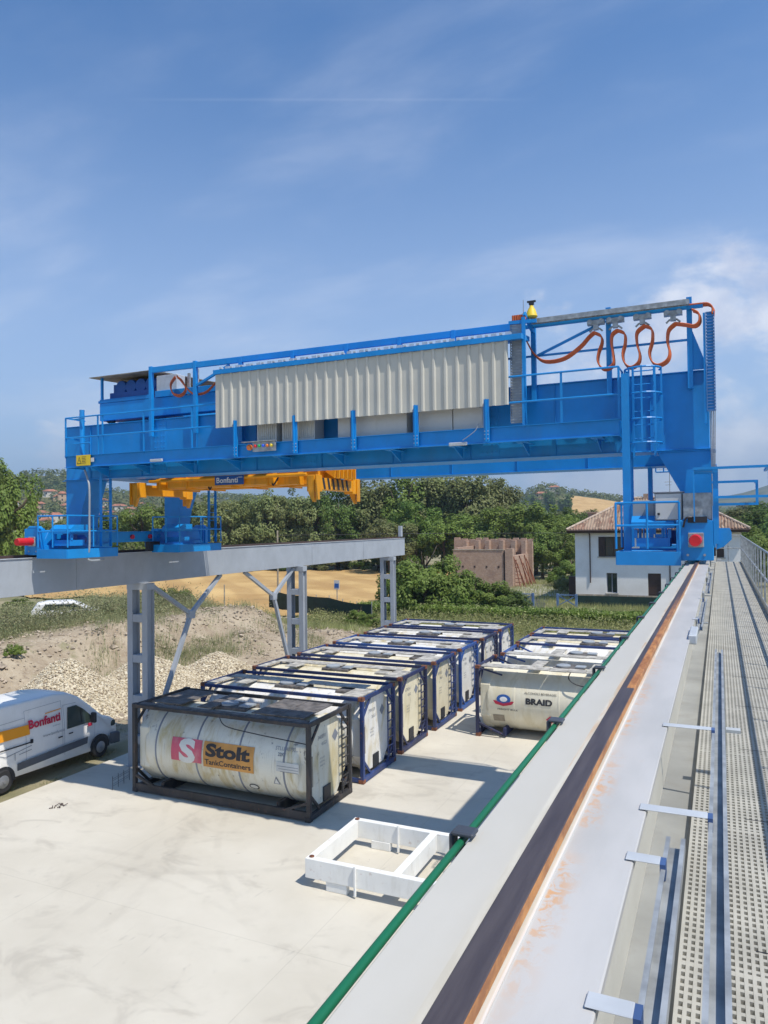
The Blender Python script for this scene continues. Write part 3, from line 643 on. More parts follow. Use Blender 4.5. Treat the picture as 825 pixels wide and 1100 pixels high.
def bogies(xc, s):
    """end carriage on a rail; s=+1 when the yard side is towards -x"""
    b = MB(); b.box(xc - 0.15, xc + 0.15, 15.2, 21.2, -0.43, -0.12)
    b.box(xc - 0.19, xc + 0.19, 15.2, 21.2, -0.119, -0.10)
    e = b.build('end_carriage', 'blue', cr, bevel=0.006)
    for ya, yb, dr in ((14.5, 17.0, -1), (18.9, 21.4, 1)):
        t = MB(); t.box(xc - 0.23, xc + 0.23, ya, yb, -0.62, -0.44)
        t.prism([(ya, -0.44), (yb, -0.44), (yb - 0.25, -0.02), (ya + 0.25, -0.02)], 'x', xc - 0.16, xc + 0.16)
        bg = t.build('bogie_frame', 'blue', cr, bevel=0.008)
        for yw in (ya + 0.4, yb - 0.4):
            MB().lathe([(0.15, -0.05), (0.2, -0.045), (0.2, 0.045), (0.15, 0.05)], (xc, yw, BT + 0.27), 'x', 24).build('wheel', 'dark', bg)
        ye = ya if dr < 0 else yb
        h = MB(); yh = ye + dr * 0.16
        h.box(xc - 0.33, xc + 0.29, min(ye, yh), max(ye, yh), -0.70, 0.02); h.prism([(xc - 0.24, 0.021), (xc + 0.24, 0.021), (xc + 0.15, 0.09), (xc - 0.15, 0.09)], 'y', min(ye, yh), max(ye, yh))
        hd = h.build('buffer_head', 'blue', bg, bevel=0.012)
        b2 = MB(); yq = yh + dr * 0.045; 
        if dr > 0: continue
        b2.box(xc - 0.13, xc + 0.13, min(yh, yq), max(yh, yq), -0.46, -0.20); b2.build('buffer_plate', 'galv', hd, bevel=0.01)
        MB().lathe([(0.10, 0.0), (0.105, dr * 0.05), (0.105, dr * 0.42), (0.09, dr * 0.47)], (xc, yq, -0.33), 'y', 28).build('buffer', 'red', hd, smooth=40)
        # hanging guide shoe with bolts
        g = MB()
        for dx in (-0.14, 0.14): g.tube([(xc + dx, yh + dr * 0.004, -0.60), (xc + dx, yh + dr * 0.02, -0.60)], 0.022, 10)
        g.build('bolt', 'galv', hd)
        # gearmotor beside the wheel
        g = MB(); mx = xc - s * 0.36; g.lathe([(0.10, 0), (0.13, 0.05), (0.13, 0.35), (0.09, 0.42)], (mx, ya + 0.9, -0.30), 'y', 16); g.box(mx - 0.15, mx + 0.15, ya + 0.6, ya + 0.9, -0.42, -0.16); g.build('drive_motor', 'blue_dark', bg, smooth=40)
    # service platforms with rails and ladders
    for ya, yb in ((14.25, 16.08), (18.7, 20.9)):
        xi, xo = xc - s * 0.25, xc - s * 1.37
        xlo, xhi = min(xi, xo), max(xi, xo)
        t = MB(); t.box(xlo, xhi, ya, ya + 0.02, -0.79, -0.54); t.box(xlo, xhi, yb - 0.02, yb, -0.79, -0.54)
        t.box(xo - 0.01, xo + 0.01, ya + 0.021, yb - 0.021, -0.79, -0.54); t.box(xlo + 0.02, xhi - 0.02, ya + 0.021, yb - 0.021, -0.60, -0.57)
        pf = t.build('service_platform', 'blue', cr, bevel=0.004)
        r = MB(); z0, z1 = -0.49, 0.36; rb = 0.021
        P4 = [(xi - s * 0.02, ya + 0.03), (xo, ya + 0.03), (xo, yb - 0.03), (xi - s * 0.35, yb - 0.03)]
        for zt in (z1, z1 - 0.42): r.tube([(p[0], p[1], zt) for p in P4], rb, 8)
        for p in P4 + [((P4[0][0] + xo) / 2, P4[0][1]), (xo, (ya + yb) / 2)]: r.tube([(p[0], p[1], z0), (p[0], p[1], z1)], rb, 8)
        r.build('railing', 'blue', pf)
        l = MB(); lx = xo + s * 0.12; ly = yb - 0.52; lz1 = 1.70
        for dy in (0, 0.36): l.box(lx - 0.045, lx + 0.045, ly + dy - 0.012, ly + dy + 0.012, -0.5, lz1)
        z = -0.3
        while z < lz1: l.tube([(lx, ly, z), (lx, ly + 0.36, z)], 0.012, 6); z += 0.27
        l.build('ladder', 'blue', pf)
        # drive guard box
        g = MB(); gx = xc - s * 0.75; g.prism([(ya + 0.35, -0.12), (ya + 0.35, 0.0), (ya + 0.5, 0.12), (ya + 0.95, 0.12), (ya + 0.95, -0.12)], 'x', gx - 0.38, gx + 0.38); g.build('drive_guard', 'blue', pf)
        g = MB(); g.box(gx - 0.30, gx + 0.30, ya + 0.4, ya + 0.9, -0.46, -0.30); g.box(gx - 0.34, gx - 0.28, ya + 0.42, ya + 0.48, -0.30, -0.13); g.box(gx + 0.26, gx + 0.32, ya + 0.42, ya + 0.48, -0.30, -0.13); g.build('drive_base', 'blue', pf)
    return e
bogies(XR - 0.01, 1); bogies(-17.12, -1)
# red plugs on left end carriage
for y in (17.9, 18.7, 19.2): MB().tube([(-16.965, y, -0.27), (-16.90, y, -0.27)], 0.07, 12).build('plug', 'ink_red' if y < 19 else 'blue', cr)
MB().box(-16.96, -16.80, 18.5, 19.0, -0.75, -0.44).build('sensor_box', 'dark', cr)

# walkway along the near girder
WY = 15.0
b = MB(); xa, xb = -16.6, -1.75
b.box(xa, xb, WY, WY + 0.012, 1.70, 2.03); b.box(xa, xb, WY - 0.05, WY - 0.001, 1.70, 1.712); b.box(xa, xb, WY - 0.05, WY - 0.001, 2.018, 2.03)
b.box(xb - 0.012, xb, WY + 0.013, 15.69, 1.70, 2.03); b.box(xa, xa + 0.012, WY + 0.013, 15.69, 1.70, 2.03)
b.build('walkway_edge_beam', 'blue', cr)
b = MB(); b.box(xa + 0.013, xb - 0.013, WY + 0.013, 15.69, 1.975, 2.0); b.build('walkway_floor', 'galv', cr)
for k in range(10):
    xx = xa + 0.9 + k * 1.5; b = MB()
    b.prism([(WY + 0.02, 1.70), (15.69, 1.46), (15.69, 1.96), (WY + 0.02, 1.96)], 'x', xx - 0.006, xx + 0.006); b.box(xx - 0.12, xx + 0.12, WY + 0.02, 15.69, 1.688, 1.70)
    b.build('walkway_bracket', 'blue', cr)
def railing(pts, z0, z1, posts, name='railing', par=None, mid=0.5):
    r = MB()
    for zt in (z1, z0 + (z1 - z0) * mid): r.tube([(p[0], p[1], zt) for p in pts], 0.021, 8)
    for p in posts: r.box(p[0] - 0.022, p[0] + 0.022, p[1] - 0.012, p[1] + 0.012, z0, z1)
    r.build(name, 'blue', par or cr)
px = lambda u, v=450, Y=WY: ony(u, v, Y).x
railing([(xa, 15.69), (xa, WY), (-11.45, WY)], 1.98, 3.10, [(xa, WY)] + [(px(u), WY) for u in (105, 110, 154, 206)])
railing([(px(531), WY), (xb, WY), (xb, 15.6)], 1.98, 3.06, [(px(u, 430), WY) for u in (562, 603)] + [(xb, WY), (xb, 15.6)])
# tall posts, top beam and cable rail
def tall(u, zb, zt, Y=15.64):
    X = ony(u, 420, Y).x; MB().box(X - 0.05, X + 0.05, Y - 0.05, Y + 0.05, zb, zt).build('tall_post', 'blue', cr, bevel=0.004); return X
XP = [tall(u, 2.5, 4.42) for u in (162.5, 210)]
for u in (259, 315, 373, 430, 488): tall(u, 2.2, 4.36)
XR3 = [tall(u, 2.62, 4.42) for u in (555, 574, 655, 742)]
b = MB(); b.bar((XP[0], 15.64, 4.32), (XR3[0], 15.64, 4.27), 0.085, 0.15); b.build('top_beam', 'blue', cr, bevel=0.005)
b = MB(); b.bar((XP[1], 15.64, 3.75), (XP[1] + 1.1, 15.64, 4.2), 0.06, 0.06); b.bar((XR3[1], 15.62, 3.55), (XR3[1] + 1.5, 15.62, 4.15), 0.05, 0.05)
b.tube([(XR3[0] - 0.3, 15.62, 3.58), (XR3[3], 15.62, 3.58)], 0.025, 8); b.build('brace', 'blue', cr)
MB().prism([(XR3[3] + 0.05, 2.98), (XR3[3] + 0.32, 2.98), (XR3[3] + 0.05, 3.75)], 'y', 15.62, 15.64).build('gusset', 'blue', cr)
MB().box(XR3[0], XR3[3] + 0.25, 15.50, 15.56, 4.16, 4.24).build('festoon_track', 'blue', cr, bevel=0.004)
def tray(p, q, w, h, name):
    p = Vector(p); q = Vector(q); d = (q - p); n = int(d.length / 0.06); t = MB()
    up = Vector((0, 0, 1)) if abs(d.normalized().z) < 0.9 else Vector((0, 1, 0)); a = d.normalized().cross(up).normalized(); u = a.cross(d.normalized()).normalized()
    for s in (-1, 1): t.bar(p + a * w / 2 * s, q + a * w / 2 * s, 0.012, h, up)
    for k in range(n + 1): c = p + d * k / n; t.bar(c - a * w / 2, c + a * w / 2, 0.022, h * 0.7, up)
    ob = t.build(name, 'galv', cr); t2 = MB(); t2.bar(p - u * h * 0.1, q - u * h * 0.1, w * 0.8, 0.02, up); t2.build('tray_cables', 'blue' if w == 0.15 else 'cabinet_grey', ob)
    if w == 0.15: ob.data.materials.clear(); ob.data.materials.append(MT['tray_blue'])
    return ob
t = tray((XR3[1] + 0.02, 15.42, 4.27), (XR3[3], 15.42, 4.27), 0.10, 0.10, 'cable_tray')
tray((ony(555, 400, 15.15).x, 15.15, 2.12), (ony(555, 350, 15.15).x, 15.15, 4.22), 0.26, 0.06, 'cable_tray')
MB().box(px(562, 400) - 0.035, px(562, 400) + 0.035, 15.06, 15.13, 1.98, 4.30).build('tall_post', 'blue', cr)
tray((-0.10, 15.55, 2.15), (-0.10, 15.55, 4.05), 0.15, 0.12, 'cable_tray')
MB().box(-0.225, -0.185, 15.5, 15.6, 1.9, 4.05).build('tray_support', 'blue', cr)
b = MB()
for k in range(4): b.tube([(-0.13 + k * 0.03, 15.58, 2.15), (-0.12 + k * 0.02, 15.55, 1.0), (-0.11 + k * 0.02, 15.4, 0.3)], 0.011, 6)
b.build('cable_bundle', 'ink_grey', cr)
# cables: festoon
def sm(pts, n=12):
    P = [Vector(p) for p in pts]; P = [P[0]] + P + [P[-1]]; o = []
    for i in range(1, len(P) - 2):
        for k in range(n):
            t = k / n; a, b, c, d = P[i - 1], P[i], P[i + 1], P[i + 2]
            o.append(0.5 * ((2 * b) + (c - a) * t + (2 * a - 5 * b + 4 * c - d) * t * t + (3 * b - a - 3 * c + d) * t ** 3))
    o.append(P[-2]); return o
def cab(mb, pts2, Y, r=0.016, reps=4, dy=0.03):
    for k in range(reps): mb.tube([p + Vector((0.010 * k, 0, -0.02 * k)) for p in sm([ony(u, v, Y + dy * k) for u, v in pts2])], r, 7)
fest = MB()
cab(fest, [(566, 367), (573, 379), (585, 387), (605, 384), (622, 372), (632, 361), (637.6, 356)], 15.5)
Z4 = lambda L_: [(600 + a / 4.125, 310 + c / 4.125) for a, c in L_]
cab(fest, Z4([(155, 190), (185, 205), (190, 235), (175, 280), (172, 320), (190, 348), (215, 350), (240, 330), (240, 290), (232, 240), (235, 200), (258, 180)]), 15.5)
cab(fest, Z4([(258, 180), (290, 195), (292, 240), (282, 285), (290, 325), (318, 345), (350, 325), (358, 290), (345, 240), (345, 190), (378, 160)]), 15.5)
cab(fest, Z4([(378, 160), (410, 175), (413, 225), (400, 280), (412, 320), (440, 335), (478, 315), (490, 280), (480, 230), (485, 180), (515, 150)]), 15.5)
cab(fest, Z4([(515, 150), (560, 155), (600, 160), (622, 140), (618, 105), (590, 90)]), 15.5)
cab(fest, Z4([(570, 72), (620, 66), (660, 64), (680, 80), (680, 110)]), 15.5, 0.016)
fest.build('festoon_cable', 'orange', cr, smooth=60)
for u, v in ((640, 351), (661, 349), (690, 345), (723, 341)):
    c = ony(u, v, 15.5); b = MB(); b.box(c.x - 0.17, c.x + 0.17, 15.46, 15.6, 4.07, 4.155)
    for dx in (-0.11, 0.11): b.lathe([(0.05, -0.02), (0.05, 0.02)], (c.x + dx, 15.45, 4.12), 'y', 14)
    b.box(c.x - 0.05, c.x + 0.05, 15.47, 15.56, 3.96, 4.07)
    b.tube([(c.x - 0.13, 15.52, 3.93), (c.x - 0.07, 15.52, 3.985), (c.x, 15.52, 4.0), (c.x + 0.07, 15.52, 3.985), (c.x + 0.13, 15.52, 3.93)], 0.02, 6)
    b.build('cable_trolley', 'galv', cr)
left = MB()
cab(left, [(188, 404), (183, 412), (185, 421), (193, 424), (199, 418), (196, 409), (190, 404)], 15.75, 0.016)
cab(left, [(190, 403), (197, 412), (207, 422), (220, 421), (230, 412), (238, 402)], 15.7, 0.014, 3)
left.build('cable_loop', 'orange', cr, smooth=60)
# curtain of corrugated sheet and its hood
xa2, xb2 = -11.38, -3.93; zt0, zb0 = 3.80, 2.47; n = 28
prof = []; pw = (xb2 - xa2) / n
for k in range(n):
    x0 = xa2 + k * pw; prof += [(x0, 0.0), (x0 + pw * 0.64, 0.0), (x0 + pw * 0.74, 0.032), (x0 + pw * 0.90, 0.032)]
prof.append((xb2, 0.0))
# ribs stand proud towards the viewer
mb = MB(); V = []
for x_, d_ in prof: V += [(x_, 14.86 + 0.05 - d_ - 0.0, zb0), (x_, 14.86 + 0.05 - d_, zt0)]
for x_, d_ in reversed(prof): V += [(x_, 14.866 + 0.05 - d_, zb0), (x_, 14.866 + 0.05 - d_, zt0)]
mb.v = V; m_ = len(V) // 2; mb.f = [(2 * i, 2 * ((i + 1) % m_), 2 * ((i + 1) % m_) + 1, 2 * i + 1) for i in range(m_)]
mb.build('corrugated_screen', 'curtain', cr)
b = MB(); b.prism([(14.84, 3.80), (14.84, 3.91), (15.58, 4.0), (15.58, 3.90)], 'x', xa2 - 0.02, xb2 + 0.30); b.build('hood', 'blue', cr)
k = xa2 + 0.15
while k < xb2: b = MB(); b.box(k, k + 0.07, 14.86, 14.95, 3.925, 3.965); b.box(k + 0.1, k + 0.22, 14.97, 15.0, 3.94, 4.0); k += 0.31; b.build('hood_clip', 'galv_light', cr)
for u in (253, 317, 380, 447, 523):
    X = ony(u, 470, 14.93).x; b = MB(); b.box(X - 0.06, X + 0.06, 14.905, 14.945, 1.73, 2.62); b.box(X - 0.012, X + 0.012, 14.86, 14.905, 1.73, 2.62); b.build('screen_post', 'blue', cr)
# cabinets on the walkway behind the screen
for i, (u0, u1, sty) in enumerate(((276, 297, 'l'), (303, 315, 'l'), (319, 338, 'l'), (363, 376, 'p'), (381, 405, 'p'), (405, 437, 'p'), (449, 486, 'p'), (487, 518, 'p'))):
    X0, X1 = ony(u0, 465, 15.2).x, ony(u1, 465, 15.2).x
    b = MB(); b.box(X0, X1, 15.2, 15.66, 2.001, 3.6); c = b.build('control_cabinet', 'cabinet', cr, bevel=0.006)
    if sty == 'l':
        g = MB(); k = X0 + 0.05
        while k < X1 - 0.05: g.box(k, k + 0.02, 15.185, 15.199, 2.12, 2.7); k += 0.055
        g.build('louvre', 'curtain', c)
    else: MB().box(X1 - 0.05, X1 - 0.03, 15.18, 15.199, 2.5, 2.62).build('handle', 'ink_grey', c)
# light panel
b = MB(); c0 = ony(272, 481, 14.86); c1 = ony(296, 481, 14.86); zc = 2.0
b.box(c0.x, c1.x, 14.83, 14.89, c0.z - 0.10, c0.z + 0.13); b.box(c0.x - 0.3, c1.x + 0.02, 14.79, 14.89, c0.z + 0.132, c0.z + 0.15); lp = b.build('light_panel', 'galv', cr, bevel=0.005)
for i, k in enumerate(('lamp_red', 'lamp_green', 'lamp_blue', 'lamp_orange', 'lamp_yellow')):
    MB().lathe([(0.036, 0), (0.036, -0.03), (0.02, -0.045)], (c0.x + 0.09 + i * (c1.x - c0.x - 0.18) / 4, 14.829, c0.z + 0.03), 'y', 14).build('lamp', k, lp)
MB().lathe([(0.07, 0), (0.07, -0.06), (0.04, -0.09)], (c0.x - 0.15, 14.95, c0.z + 0.02), 'y', 16).build('flashing_lamp', 'lamp_orange', cr)
for u, v in ((168, 494.5), (492, 477)):
    c = ony(u, v, 14.93); MB().box(c.x - 0.2, c.x + 0.2, 14.90, 14.96, c.z - 0.035, c.z + 0.035).build('floodlight', 'galv_light', cr, bevel=0.01)
b = MB(); b.tube(sm([ony(497, 473, 14.9), ony(504, 468, 14.88), ony(511, 462, 14.9), ony(514, 455, 14.95)]), 0.008, 5); b.build('lamp_cord', 'cabinet_grey', cr)
# warning plate
c = ony(82, 495, 14.94); d = ony(97, 495, 14.94)
b = MB(); b.box(c.x, d.x, 14.935, 14.945, 1.74, 2.03); ws = b.build('warning_sign', 'sign_y', cr)
f = lambda u, v: (c.x + u, 14.932, 1.74 + v)
b = MB(); poly(b, [(0.03, 0.05), (0.20, 0.05), (0.115, 0.25)], f, 1); ti = b.build('warning_triangle', 'ink', ws)
b = MB(); f2 = lambda u, v: (c.x + u, 14.930, 1.74 + v); poly(b, [(0.055, 0.066), (0.175, 0.066), (0.115, 0.215)], f2, 1); b.build('triangle_field', 'sign_y', ws)
b = MB(); f3 = lambda u, v: (c.x + u, 14.928, 1.74 + v); poly(b, [(0.12, 0.19), (0.095, 0.13), (0.115, 0.13), (0.105, 0.08), (0.135, 0.145), (0.115, 0.145)], f3, 1)
for k in range(5): poly(b, [(0.22, 0.06 + k * 0.042), (0.37 - 0.02 * (k % 2), 0.06 + k * 0.042), (0.37 - 0.02 * (k % 2), 0.075 + k * 0.042), (0.22, 0.075 + k * 0.042)], f3, 1)
b.build('warning_symbol', 'ink', ws)
MB().box(d.x + 0.02, d.x + 0.13, 14.937, 14.946, 1.83, 1.94).build('data_plate', 'cabinet', cr)
for X in (-13.9, -9.2, -4.6):   # bolted field joints of the near girder
    j_ = MB(); j_.box(X - 0.22, X + 0.22, 15.738, 15.749, 1.50, 2.90); jo = j_.build('joint_plate', 'blue', cr, bevel=0.003)
    k_ = MB()
    for a_ in (-0.16, -0.06, 0.06, 0.16):
        for z_ in range(9): k_.lathe([(0.018, 0), (0.018, -0.014), (0.008, -0.016)], (X + a_, 15.737, 1.58 + z_ * 0.155), 'y', 6)
    k_.build('bolt_rows', 'blue', jo)
for u in (253, 317, 380, 447, 523):
    X = ony(u, 470, 14.93).x; k_ = MB()
    for a_ in (-0.035, 0.035):
        for z_ in (1.79, 1.88, 1.95): k_.lathe([(0.013, 0), (0.013, -0.012)], (X + a_, 14.904, z_), 'y', 6)
    k_.build('post_bolts', 'galv_light', cr)
# ladder cage at the walkway end
b = MB(); cx_, cy_, R_ = -1.33, 15.28, 0.34
for z in (1.55, 2.02, 2.52, 3.02): b.tube([(cx_ + R_ * math.cos(t), cy_ + 0.05 - R_ * math.sin(t), z) for t in [math.pi * k / 12 for k in range(-2, 15)]], 0.02, 6)
for t in (0, 0.25, 0.5, 0.75, 1): b.box(cx_ + R_ * math.cos(t * math.pi) - 0.016, cx_ + R_ * math.cos(t * math.pi) + 0.016, cy_ + 0.05 - R_ * math.sin(t * math.pi) - 0.016, cy_ + 0.05 - R_ * math.sin(t * math.pi) + 0.016, 1.53, 3.04)
b.build('ladder_cage', 'blue', cr)
b = MB()
for dx in (-0.2, 0.2): b.box(cx_ + dx - 0.02, cx_ + dx + 0.02, 15.42, 15.48, 1.3, 3.1)
for k in range(7): b.tube([(cx_ - 0.2, 15.45, 1.4 + k * 0.27), (cx_ + 0.2, 15.45, 1.4 + k * 0.27)], 0.013, 6)
b.box(-1.70, -1.56, 14.93, 14.985, -0.55, 2.9)
b.build('ladder', 'blue', cr)
# ladder pole at the left walkway end + cage
b = MB(); b.tube([(-16.3, 15.3, 1.7), (-16.3, 15.3, 3.35)], 0.07, 10); b.tube([(-16.5, 15.2, 3.08), (-16.1, 15.2, 3.1)], 0.02, 8); b.tube([(-16.5, 15.2, 2.4), (-15.9, 15.2, 2.4)], 0.02, 8); b.build('post_stub', 'blue', cr)
b = MB(); b.tube(sm([ony(91, 505, 15.1), ony(94, 514, 15.05), ony(96, 525, 15.0), ony(96, 560, 15.0), ony(96, 588, 15.0), ony(94, 597, 15.0), ony(97, 602, 15.05), ony(112, 601, 15.6)]), 0.028, 8); b.build('cable_conduit', 'cabinet_grey', cr)
# end guard loops over the near walkway
b = MB(); rb = 0.045
for (x0, x1, Y, z0, z1) in ((-0.42, 0.82, 14.3, 0.45, 0.97), (-0.12, 0.66, 15.2, 0.34, 0.76)):
    b.box(x0, x1, Y - rb / 2, Y + rb / 2, z1 - rb, z1); b.box(x1 - rb, x1, Y - rb / 2, Y + rb / 2, z0, z1 - rb); b.box(max(x0, -0.08), x1, Y - rb / 2, Y + rb / 2, z0 - rb, z0)
b.box(-0.42, -0.40, 14.28, 14.32, 0.0, 0.93); b.box(-0.42, -0.1, 14.3, 15.2, 0.90, 0.93)
b.box(-0.10, -0.01, 14.34, 14.42, -0.4, 0.93); b.box(0.775, 0.82, 14.32, 15.6, 0.93, 0.97); b.box(0.62, 0.66, 15.22, 15.8, 0.72, 0.76)
b.prism([(-0.06, -0.12), (0.16, -0.12), (0.19, -0.2), (0.19, -0.32), (0.06, -0.45), (-0.06, -0.5)], 'y', 14.36, 14.5)
b.build('end_guard', 'blue', cr)
# switch cabinets on the near bogie
for n_, (x0, x1, y0_, y1_, z0, z1, mt) in enumerate(((-1.52, -1.13, 14.9, 15.15, 0.07, 0.42, 'cabinet_grey'), (-1.10, -0.62, 14.62, 15.0, 0.03, 0.54, 'cabinet_grey'), (-0.60, -0.12, 14.40, 15.2, 0.0, 0.52, 'galv'))):
    c = MB().box(x0, x1, y0_, y1_, z0, z1).build('switch_cabinet', mt, cr, bevel=0.008)
    if n_ == 1:
        MB().box(x0 - 0.03, x1 + 0.03, y0_ - 0.03, y1_ + 0.02, z1 + 0.001, z1 + 0.02).build('rain_lid', 'ink_grey', c)
        MB().box(x0 + 0.02, x1 - 0.02, y0_ - 0.012, y0_ - 0.001, z0 + 0.02, z1 - 0.02).build('cabinet_door', 'cabinet', c)
        MB().box(x0 + 0.05, x0 + 0.09, y0_ - 0.03, y0_ - 0.012, z0 + 0.10, z0 + 0.14).build('lock', 'dark', c)
    MB().box(x0 + 0.1, x0 + 0.14, y0_ + 0.1, y0_ + 0.16, -0.44, z0 - 0.001).build('cabinet_leg', 'blue', c)
b = MB(); b.box(-0.52, -0.20, 14.32, 14.38, -0.02, 0.09); b.tube(sm([(-0.6, 14.3, -0.1), (-0.55, 14.28, 0.06), (-0.45, 14.3, 0.08)]), 0.02, 6); b.build('motor_plug', 'dark', cr)
# beacon, aerial, cable heads
c = ony(571, 335, 15.3); b = MB(); b.lathe([(0.11, 0), (0.125, 0.02), (0.085, 0.15), (0.045, 0.22), (0.04, 0.25)], (c.x, 15.3, c.z - 0.12), 'z', 18); b.box(c.x - 0.19, c.x - 0.08, 15.26, 15.34, c.z - 0.10, c.z - 0.02)
b.build('siren', 'sign_y', cr, smooth=40)
b = MB(); b.box(c.x - 0.05, c.x + 0.05, 15.26, 15.34, c.z + 0.151, c.z + 0.2); b.box(c.x - 0.09, c.x + 0.09, 15.28, 15.32, c.z + 0.2, c.z + 0.235); b.build('siren_head', 'dark', cr)
b = MB(); b.tube([(px(562, 400), 15.1, 4.25), (px(562, 400), 15.1, 4.66)], 0.007, 6); b.tube([(c.x, 15.3, 4.2), (c.x, 15.3, c.z - 0.12)], 0.015, 6); b.build('aerial', 'ink_grey', cr)
b = MB(); b.bar((px(545, 350), 15.12, 4.22), (px(575, 350), 15.12, 4.2), 0.06, 0.07); b.bar((px(562, 350), 15.1, 4.38), (XR3[1], 15.6, 4.1), 0.06, 0.08); b.build('tray_arm', 'blue', cr)
b = MB()
for k in range(6): b.lathe([(0.028, 0), (0.028, 0.11)], (px(551) + k * 0.05, 15.14, 4.26), 'z', 10)
b.build('cable_gland', 'orange', cr)
# small hanging rails of the far walkway, under the far girder
b = MB(); b.box(-16.6, -1.4, 21.2, 21.22, 1.70, 2.0); b.box(-16.6, -1.4, 20.72, 21.19, 1.97, 1.99); b.build('far_walkway', 'blue', cr)
railing([(-16.6, 21.21), (-1.4, 21.21)], 1.98, 2.9, [(-16.6 + k * 1.9, 21.21) for k in range(9)])
b = MB(); b.tube([(-1.55, 21.2, 1.35), (-0.85, 21.2, 1.35)], 0.02, 6); b.tube([(-1.55, 21.2, 1.35), (-1.55, 21.2, 1.98)], 0.02, 6); b.tube([(-0.95, 21.2, 1.35), (-0.95, 21.2, 1.98)], 0.02, 6); b.tube([(-1.35, 21.2, 1.35), (-1.35, 21.2, 1.98)], 0.02, 6); b.build('gate_rail', 'blue', cr)

# ---- trolley with hoist
tr = thing('hoist_trolley', (-13.6, 18.1, 3.04), 'blue hoist trolley with dark drum motor and roof on top of the girders', 'hoist trolley')
b = MB()
for y in (15.95, 20.15): b.box(-16.3, -10.4, y, y + 0.35, 3.12, 3.62)
for x in (-16.2, -14.0, -12.0, -10.7): b.box(x, x + 0.25, 16.31, 20.14, 3.15, 3.5)
b.box(-14.2, -10.3, 15.90, 16.28, 3.625, 3.80)
b.build('trolley_frame', 'blue', tr, bevel=0.008)
for x in (-16.0, -10.8):
    for y in (16.1, 20.3): MB().lathe([(0.14, -0.06), (0.17, -0.05), (0.17, 0.05), (0.14, 0.06)], (x, y, 3.205), 'y', 20).build('wheel', 'dark', tr)
b = MB(); b.box(-16.15, -14.55, 16.2, 17.3, 3.66, 3.95)
for k in range(4): b.lathe([(0.19, -0.5), (0.21, -0.46), (0.21, 0.5)], (-16.0 + 0.22 + k * 0.37, 16.75, 4.10), 'y', 18)
b.box(-16.15, -14.6, 16.35, 17.2, 3.955, 4.22)
b.build('hoist_gearbox', 'blue_dark', tr, smooth=35)
b = MB(); b.lathe([(0.42, 0), (0.42, 2.6)], (-15.3, 17.4, 3.7), 'y', 24); b.build('rope_drum', 'blue_dark', tr, smooth=40)
b = MB()
for x, y in ((-16.25, 16.0), (-14.45, 16.0), (-16.25, 20.2), (-14.45, 20.2)): b.box(x - 0.03, x + 0.03, y - 0.03, y + 0.03, 3.62, 4.40)
b.box(-16.35, -14.4, 15.95, 16.0, 3.63, 3.70); b.tube([(-16.3, 15.97, 3.72), (-14.4, 15.97, 3.72)], 0.02, 6); b.build('roof_post', 'blue', tr)
b = MB(); b.prism([(15.80, 4.36), (15.80, 4.38), (20.4, 4.62), (20.4, 4.60)], 'x', -16.55, -14.2); b.build('roof_sheet', 'roofsheet', tr)
c0 = ony(168, 404, 16.0); c1 = ony(190, 424, 16.0)
b = MB(); b.box(c0.x, c1.x, 16.0, 16.35, c1.z, c0.z); e = b.build('junction_cabinet', 'galv_light', tr, bevel=0.01)
b = MB(); b.box(c0.x + 0.1, c0.x + 0.16, 16.0, 16.1, 3.62, c1.z); b.box(c1.x - 0.1, c1.x - 0.05, 16.0, 16.1, 3.62, c1.z); b.build('cabinet_stand', 'blue', e)
b = MB(); b.box(-13.1, -13.03, 15.94, 16.0, 3.6, 4.2); b.box(-12.8, -12.75, 15.94, 16.0, 3.8, 4.3); b.build('cable_mast', 'galv', tr)
b = MB(); b.lathe([(0.16, 0), (0.16, 0.5)], (-12.2, 16.6, 3.97), 'x', 16); b.lathe([(0.16, 0), (0.16, 0.5)], (-11.2, 16.6, 3.97), 'x', 16); b.build('travel_motor', 'blue_dark', tr, smooth=40)
# ---- spreader
sp_ = thing('container_spreader', (-12.8, 18.1, 0.7), 'yellow container spreader with black and yellow striped end beam under the crane', 'spreader')
X0, X1, Y0, Y1 = -15.85, -9.80, 16.9, 19.34
b = MB()
for y in (17.45, 18.40): b.box(X0 + 0.3, X1 - 0.1, y, y + 0.34, 1.16, 1.54); b.box(X0 + 0.3, X1 - 0.1, y - 0.05, y + 0.39, 1.542, 1.565)
b.box(-14.9, -11.2, 17.2, 17.43, 1.18, 1.58); b.box(-14.9, -11.2, 18.8, 19.0, 1.18, 1.58)
b.tube([(X0 + 0.3, 17.15, 1.40), (X1 - 0.3, 17.15, 1.40)], 0.05, 8)
for x in (-15.2, -14.2, -12.6, -11.4, -10.4): b.box(x, x + 0.04, 17.16, 19.05, 1.13, 1.61)
b.build('main_beam', 'yellow', sp_, bevel=0.008)
